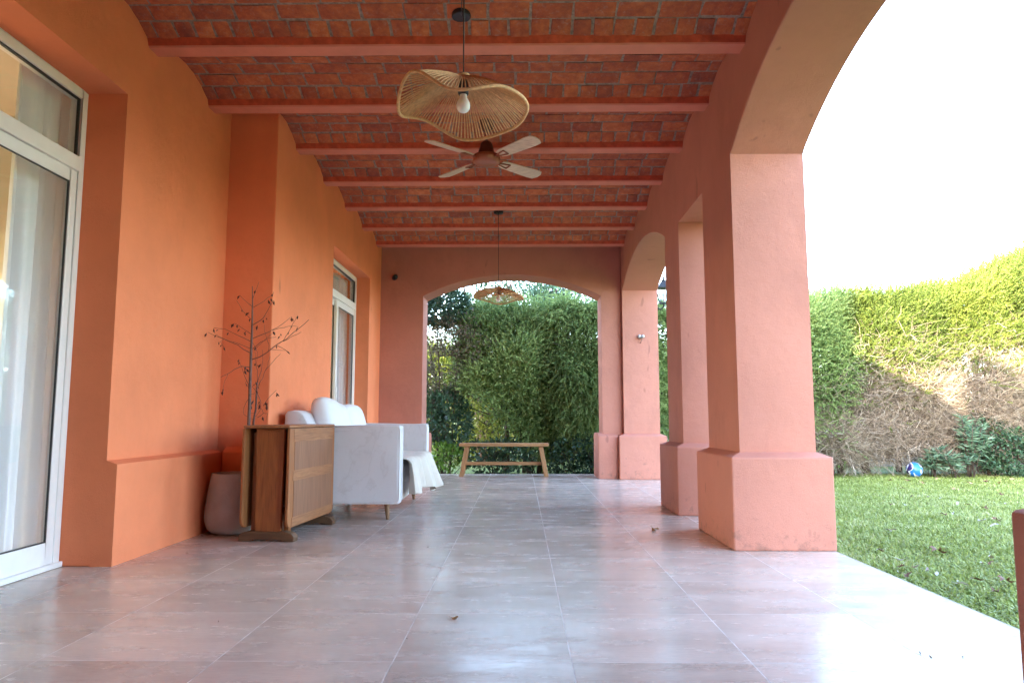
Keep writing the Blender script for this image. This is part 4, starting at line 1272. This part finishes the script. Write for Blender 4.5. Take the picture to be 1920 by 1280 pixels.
def shrub(name, label, cat_, c, size, n, ln, wd, mat, seed, stems=6, tone=.45, outward=.8, lift=.3, shell=.75, group=None, curl=.25, stem_r=.010, zlow=0.0, clump=0.0, tsd=.18):
    """leafy shrub: leaves spread in an uneven ellipsoid shell, bare stems below"""
    rng = np.random.default_rng(seed)
    base = np.array([c[0], c[1], GZ])
    t = thing(name, label, cat_, tuple(base), 0, group)
    d = unit(rng.normal(size=(n, 3)))
    rr = np.where(rng.uniform(0, 1, n) < shell, rng.uniform(.72, 1.0, n), rng.uniform(0, .8, n))
    rr = rr * (1 + .22 * noise3(d, seed + 3, 3.0))
    P = d * rr[:, None] * np.array(size)
    if clump:
        k = noise3(P * 1.0, seed + 6, 7.0) > clump * rng.uniform(-1, 1, n)
        P, d = P[k], d[k]
    P = P + np.array([0, 0, c[2] - GZ])
    k = P[:, 2] > zlow
    P, d = P[k], d[k]
    D = unit(d * outward + np.array([0, 0, lift]) + rng.normal(size=d.shape) * .55)
    V, F, T = leaves(P, D, ln, wd, rng, tone, tsd, curl)
    np_mesh('leaves', V, F, mat, t, tone=T)
    ns = stems
    mb = MB()
    for i in range(ns):
        a = rng.uniform(0, 6.28); r_ = rng.uniform(.1, .7)
        e = Vector((math.cos(a) * size[0] * r_, math.sin(a) * size[1] * r_, c[2] - GZ + size[2] * rng.uniform(-.1, .7)))
        s = Vector((rng.normal(0, .05), rng.normal(0, .05), -.02))
        m1 = s.lerp(e, .5) + Vector((rng.normal(0, .13), rng.normal(0, .1), .03))
        mb.tube([s, s.lerp(m1, .5), m1, m1.lerp(e, .5), e], [stem_r, stem_r * .9, stem_r * .75, stem_r * .5, stem_r * .3], 6)
        for q in range(4):
            f = m1.lerp(e, rng.uniform(0, .8)); g = f + Vector(tuple(rng.normal(size=3) * np.array(size) * .35))
            mb.tube([f, f.lerp(g, .5) + Vector((0, 0, .02)), g], [stem_r * .4, stem_r * .3, stem_r * .15], 5)
    mb.build('stems', M_TRUNK, t, smooth=True)
    return t
# left side of the end arch
shrub('small_tree', 'dark leafy tree top showing in the upper left of the end arch', 'tree', (-1.45, 11.5, 2.62), (.62, .55, .42), 2600, .085, .024, M_DARKL, 201, 2, .5, zlow=.6, stem_r=.02)
shrub('shrub', 'sparse bronze leaved shrub with sky showing through, left in the end arch', 'shrub', (-1.18, 11.4, 1.70), (.80, .5, .85), 13000, .045, .015, M_BRONZE, 211, 5, .5, shell=.4, clump=.55, stem_r=.009)
shrub('shrub', 'dark blue green broadleaf shrub low in the left of the end arch', 'shrub', (-1.22, 11.15, .80), (.55, .42, .45), 1500, .085, .026, M_DARKL, 221, 9, .55, lift=.1)
shrub('shrub', 'lime green young shrub at the foot of the arch beside the sofa throw', 'shrub', (-1.12, 10.85, .22), (.30, .2, .19), 330, .075, .023, M_LIME, 231, 10, .5, stem_r=.006)
shrub('shrub', 'low dark shrub under the bench seat line at the left of the arch', 'shrub', (-.35, 11.05, .20), (.60, .3, .30), 1100, .07, .021, M_DARKL, 235, 8, .6)
shrub('shrub', 'dark ivy like shrub at the right foot of the end arch', 'shrub', (.98, 10.95, .16), (.62, .28, .36), 1700, .06, .023, M_DARKL, 241, 8, .5, lift=0)
shrub('shrub', 'thin leafy stems behind the bench, backlit yellow by the sun', 'shrub', (-.25, 13.5, 1.0), (1.1, .5, .95), 6500, .075, .02, M_YEL, 251, 12, .5, shell=.4, stem_r=.011, lift=.5)
shrub('shrub', 'olive green undergrowth in the middle of the arch behind the bench stretcher', 'shrub', (.15, 11.6, .85), (.75, .4, .75), 2300, .05, .014, M_CONIF2, 255, 16, .35, shell=.4, clump=.3)
# far tree with bare branches over the hedge
shrub('background_tree', 'grey green tree with bare branches rising behind the hedge in the arch', 'tree', (.55, 14.5, 3.1), (1.3, .7, 1.2), 8000, .09, .022, M_OLEAN, 261, 18, .3, shell=.3, clump=.35, zlow=1.0, stem_r=.04)
shrub('background_tree', 'dark tree behind the hedge above the far pendant lamp', 'tree', (-.75, 14.8, 3.0), (.9, .6, 1.1), 5500, .09, .024, M_DARKL, 265, 14, .5, shell=.3, clump=.25, zlow=1.0, stem_r=.035)
# right side, in front of the dead hedge
def oleander(label, c, h, n, seed):
    rng = np.random.default_rng(seed)
    base = np.array([c[0], c[1], GZ]); t = thing('oleander', label, 'shrub', tuple(base), 0, 'oleanders at the hedge foot')
    mb = MB(); PP, DD = [], []
    for i in range(n):
        a = rng.uniform(0, 6.28); sp = rng.uniform(.1, .9)
        e = Vector((math.cos(a) * .30 * sp, math.sin(a) * .22 * sp, h * rng.uniform(.55, 1.0)))
        s = Vector((rng.normal(0, .03), rng.normal(0, .03), -.02)); m1 = s.lerp(e, .5) + Vector((0, 0, .05))
        pts = [s, m1, e]
        mb.tube(pts, [.007, .006, .004], 6)
        for q in range(26):
            f = rng.uniform(.35, 1.02); p = (m1.lerp(e, (f - .5) * 2) if f > .5 else s.lerp(m1, f * 2))
            th = q * 2.4; up = .25 + .9 * (f - .35)
            PP.append(tuple(p)); DD.append((math.cos(th), math.sin(th), up - .35 + rng.normal(0, .15)))
    V, F, T = leaves(np.array(PP), unit(np.array(DD)), .135, .0125, rng, .55, .2, .45)
    np_mesh('leaves', V, F, M_OLEAN, t, tone=T); mb.build('stems', M_TRUNK, t, smooth=True)
oleander('tall oleander with long grey green leaves against the dead brown hedge', (6.72, 10.95), .95, 15, 301)
oleander('low oleander just right of the football', (6.18, 10.98), .42, 9, 302)
oleander('second low oleander between the football and the tall oleander', (6.45, 10.92), .40, 7, 303)
shrub('shrub', 'dense dark green shrub at the right edge of the lawn below the dead twigs', 'shrub', (7.75, 11.0, .24), (.98, .4, .46), 3600, .05, .019, M_DARKL, 311, 10, .62)
shrub('shrub', 'dark rounded shrub behind the tall oleander', 'shrub', (7.15, 11.2, .45), (.45, .3, .42), 1300, .06, .018, M_DARKL, 315, 8, .5)
shrub('shrub', 'dark green shrub just beyond the right edge of the picture', 'shrub', (9.4, 11.0, .25), (.85, .4, .5), 2000, .055, .019, M_DARKL, 318, 8, .6)
# pale garden wall glimpsed under the hedge
M_PALE = plain('pale_wall_render', (.55, .52, .55), .9, var=.15, scale=4)
mb = MB(); mb.box(2.0, 16, 13.6, 13.75, GZ - .1, .55); mb.box(2.0, 16, 13.57, 13.78, .551, .60)
tag(mb.build('garden_wall', M_PALE), 'low pale garden wall glimpsed through the trunks under the right hedge', 'wall')

# ------------------------------------------------------------------ grass
def grass():
    rng = np.random.default_rng(401)
    bands = [(2.2, 4.2, 8500), (4.2, 6.0, 6000), (6.0, 8.2, 3600), (8.2, 11.6, 2300)]
    PP, HH = [], []
    for y0, y1, den in bands:
        xa, xb = 1.935, .74 * y1 + 1.0
        n = int((y1 - y0) * (xb - xa) * den)
        x = rng.uniform(xa, xb, n); y = rng.uniform(y0, y1, n)
        k = x < .74 * y + .9
        PP.append(np.stack([x[k], y[k], np.full(k.sum(), GZ)], -1))
        HH.append(np.full(k.sum(), 1.0))
    n = 9000
    PP.append(np.stack([rng.uniform(-2.6, 2.2, n), rng.uniform(10.45, 11.6, n), np.full(n, GZ)], -1)); HH.append(np.full(n, .8))
    P = np.concatenate(PP); hs = np.concatenate(HH)
    n = len(P)
    cl = noise3(P, 402, 2.2)
    h = hs * rng.uniform(.018, .046, n) * (1 + .3 * cl)
    a = rng.uniform(0, 6.283, n)
    lean = np.stack([np.cos(a), np.sin(a), np.zeros(n)], -1)
    side = np.stack([-np.sin(a), np.cos(a), np.zeros(n)], -1)
    lk = rng.uniform(.2, 1.5, n)[:, None]
    w = rng.uniform(.0028, .0056, n)[:, None]
    up = np.array([0, 0, 1.0])
    H = h[:, None]
    mid = P + up * H * .62 + lean * H * lk * .35
    tip = P + up * H * (1 - .18 * lk) + lean * H * lk
    V = np.stack([P - side * w * .7, P + side * w * .7, mid + side * w, tip, mid - side * w], 1).reshape(-1, 3)
    b = np.arange(n) * 5
    F = np.concatenate([np.stack([b, b + 1, b + 2], 1), np.stack([b, b + 2, b + 4], 1), np.stack([b + 4, b + 2, b + 3], 1)])
    T = np.repeat(np.clip(rng.normal(.5, .17, n) + .14 * cl + .12 * noise3(P, 405, 9.0), 0, 1), 5)
    m = foliage('grass_blade', (.14, .175, .04), (.29, .35, .085), (.50, .50, .26), .35, .45)
    o = np_mesh('lawn_grass', V, F, m, tone=T)
    tag(o, 'short broad bladed lawn grass beside the tiled veranda', 'grass', kind='stuff')
grass()

# ------------------------------------------------------------------ fallen leaves
def onplane(px, py, z):
    cp_, sp_ = math.cos(R(6.0046)), math.sin(R(6.0046)); yw = R(.675)
    fw = Vector((-math.sin(yw) * cp_, math.cos(yw) * cp_, sp_)); rt = Vector((math.cos(yw), math.sin(yw), 0)); up = rt.cross(fw)
    d = rt * (px - 960) + up * (640 - py) + fw * 1350
    return Vector((0, 0, .8)) + d * ((z - .8) / d.z)
M_LBROWN = plain('brown_dead_leaf', (.13, .062, .035), .75, var=.4, scale=25)
M_LPALE = plain('bleached_leaf_back', (.36, .34, .32), .7, var=.25, scale=25)
M_LTAN = plain('tan_dead_leaf', (.33, .20, .11), .75, var=.35, scale=25)
def leaf_mesh(kind, seed):
    rr = random.Random(seed)
    if kind == 'lobed':
        out = []
        for i in range(22):
            a = 2 * math.pi * i / 22
            r = .030 + .026 * (1 if i % 4 == 0 else (-.3 if i % 4 == 2 else .25)) * rr.uniform(.7, 1.3)
            out.append((r * 1.25 * math.cos(a), r * math.sin(a)))
    else:
        out = [(.055 * math.cos(t), .017 * math.sin(t) * (1 + .3 * math.cos(t))) for t in [2 * math.pi * i / 18 for i in range(18)]]
    ph = [rr.uniform(0, 6) for _ in range(3)]
    zz = lambda x, y: .016 * math.sin(38 * x + ph[0]) + .012 * math.sin(55 * y + ph[1]) + (7.0 * y * y if kind == 'lobed' else 30 * y * y + 3 * x * x)
    inner = [(x * .55, y * .55) for x, y in out]
    n = len(out)
    vs = [(x, y, zz(x, y)) for x, y in out] + [(x, y, zz(x, y)) for x, y in inner] + [(0, 0, zz(0, 0))]
    mb = MB()
    mb.add(vs, [(i, (i + 1) % n, n + (i + 1) % n, n + i) for i in range(n)] + [(n + i, n + (i + 1) % n, 2 * n) for i in range(n)])
    mb.tube([(-.03, 0, zz(-.03, 0)), (-.06, .004, .012), (-.085, .012, .02)], .0012, 5)
    return mb
def fallen(px, py, kind, size, z=GZ + .045, label=None, group=None, seed=0, mat=None):
    p = onplane(px, py, z)
    mt = mat or (M_LBROWN if kind == 'lobed' else M_LPALE)
    o = leaf_mesh(kind, seed).build('fallen_leaf', mt, None, smooth=True)
    size *= .58 if z < 0 else 1
    o.location = p; rr = random.Random(seed + 77)
    o.rotation_euler = (rr.uniform(-.16, .16), rr.uniform(-.16, .16), rr.uniform(0, 6.28)); o.scale = (size,) * 3
    return tag(o, label, 'leaf', group)
cr = lambda x, y: (1560 + x * .2032, 920 + y * .2032)
cr2 = lambda x, y: (1520 + x * .2083, 760 + y * .2083)
BROWN = [(1600, 820, 1.2), (1520, 262, 1), (1030, 215, .9), (1250, 118, .8), (1565, 25, .9), (545, 120, .8), (570, 360, .75), (690, 770, .8), (1335, 815, .9), (1510, 920, .9), (775, 695, .7), (1410, 155, .9), (1195, 160, .7), (640, 690, .6), (455, 545, .7), (1460, 665, .7)]
seed = 0
fallen(*cr(975, 548), 'lobed', 1.5, label='largest dark brown lobed leaf lying in the middle of the near grass', seed=501)
for x, y, s in BROWN:
    seed += 1; fallen(*cr(x, y), 'lobed', s, label='brown lobed dead leaf lying on the lawn grass', group='brown fallen leaves on the lawn', seed=500 + seed)
for x, y in ((715, 670), (875, 675), (1430, 700), (1580, 675), (1130, 660), (1280, 745), (825, 745), (1000, 690), (1700, 690), (1820, 665)):
    seed += 1; fallen(*cr2(x, y), 'lobed', random.uniform(.9, 1.3), label='brown lobed dead leaf lying on the lawn grass', group='brown fallen leaves on the lawn', seed=500 + seed, mat=random.choice((M_LBROWN, M_LTAN)))
for x, y, s in ((1380, 265, 1.3), (630, 620, .9), (880, 735, 1.0), (960, 768, .8), (1470, 600, 1.1), (1115, 205, 1.0), (1200, 855, 1.0), (1160, 115, 1.0), (740, 55, 1.1), (620, 745, .6), (1385, 660, .7), (1000, 70, 1.0), (520, 360, .9), (1610, 110, 1.0), (1500, 320, 1.0), (1160, 840, .7), (885, 50, .8), (690, 130, .9), (440, 540, .8)):
    seed += 1; fallen(*cr(x, y), 'curl', s, label='pale bleached curled leaf lying on the lawn grass', group='pale fallen leaves on the lawn', seed=500 + seed)
fallen(850, 1157, 'curl', .42, .006, 'tan curled dry leaf alone in the middle of the floor tiles', None, 701, M_LTAN)
fallen(1228, 990, 'curl', 1.15, .012, 'reddish brown dry leaf lying on the floor beside the near pier plinth', None, 702, M_LTAN)
for k, (px, py) in enumerate(((378, 1004), (400, 1017), (350, 1037), (763, 1198), (1725, 1223), (1745, 1232), (1075, 964), (410, 1165), (1805, 1230), (803, 1025))):
    fallen(px, py, 'curl', .16, .003, 'tiny brown leaf crumb on the floor tiles', 'leaf crumbs on the floor', 710 + k, M_LBROWN)

# swarm of midges in the air over the lawn
rng = np.random.default_rng(811)
mb = MB()
for k in range(46):
    px = rng.choice([1592, 1640, 1655, 1625]) + rng.normal(0, 9); py = rng.uniform(440, 540)
    p = unproj(px, py, 9.0 + rng.normal(0, .25)); s = rng.uniform(.004, .009)
    a = Vector(tuple(unit(rng.normal(size=3)))) * s; b = a.orthogonal().normalized() * s * .5; c_ = a.cross(b).normalized() * s * .5
    mb.add([p + a, p - a, p + b, p - b, p + c_, p - c_], [(0, 2, 4), (0, 4, 3), (0, 3, 5), (0, 5, 2), (1, 4, 2), (1, 3, 4), (1, 5, 3), (1, 2, 5)])
tag(mb.build('midge_swarm', M_BLACK), 'loose swarm of tiny dark midges in the air above the shaded conifer', 'insects', kind='stuff')
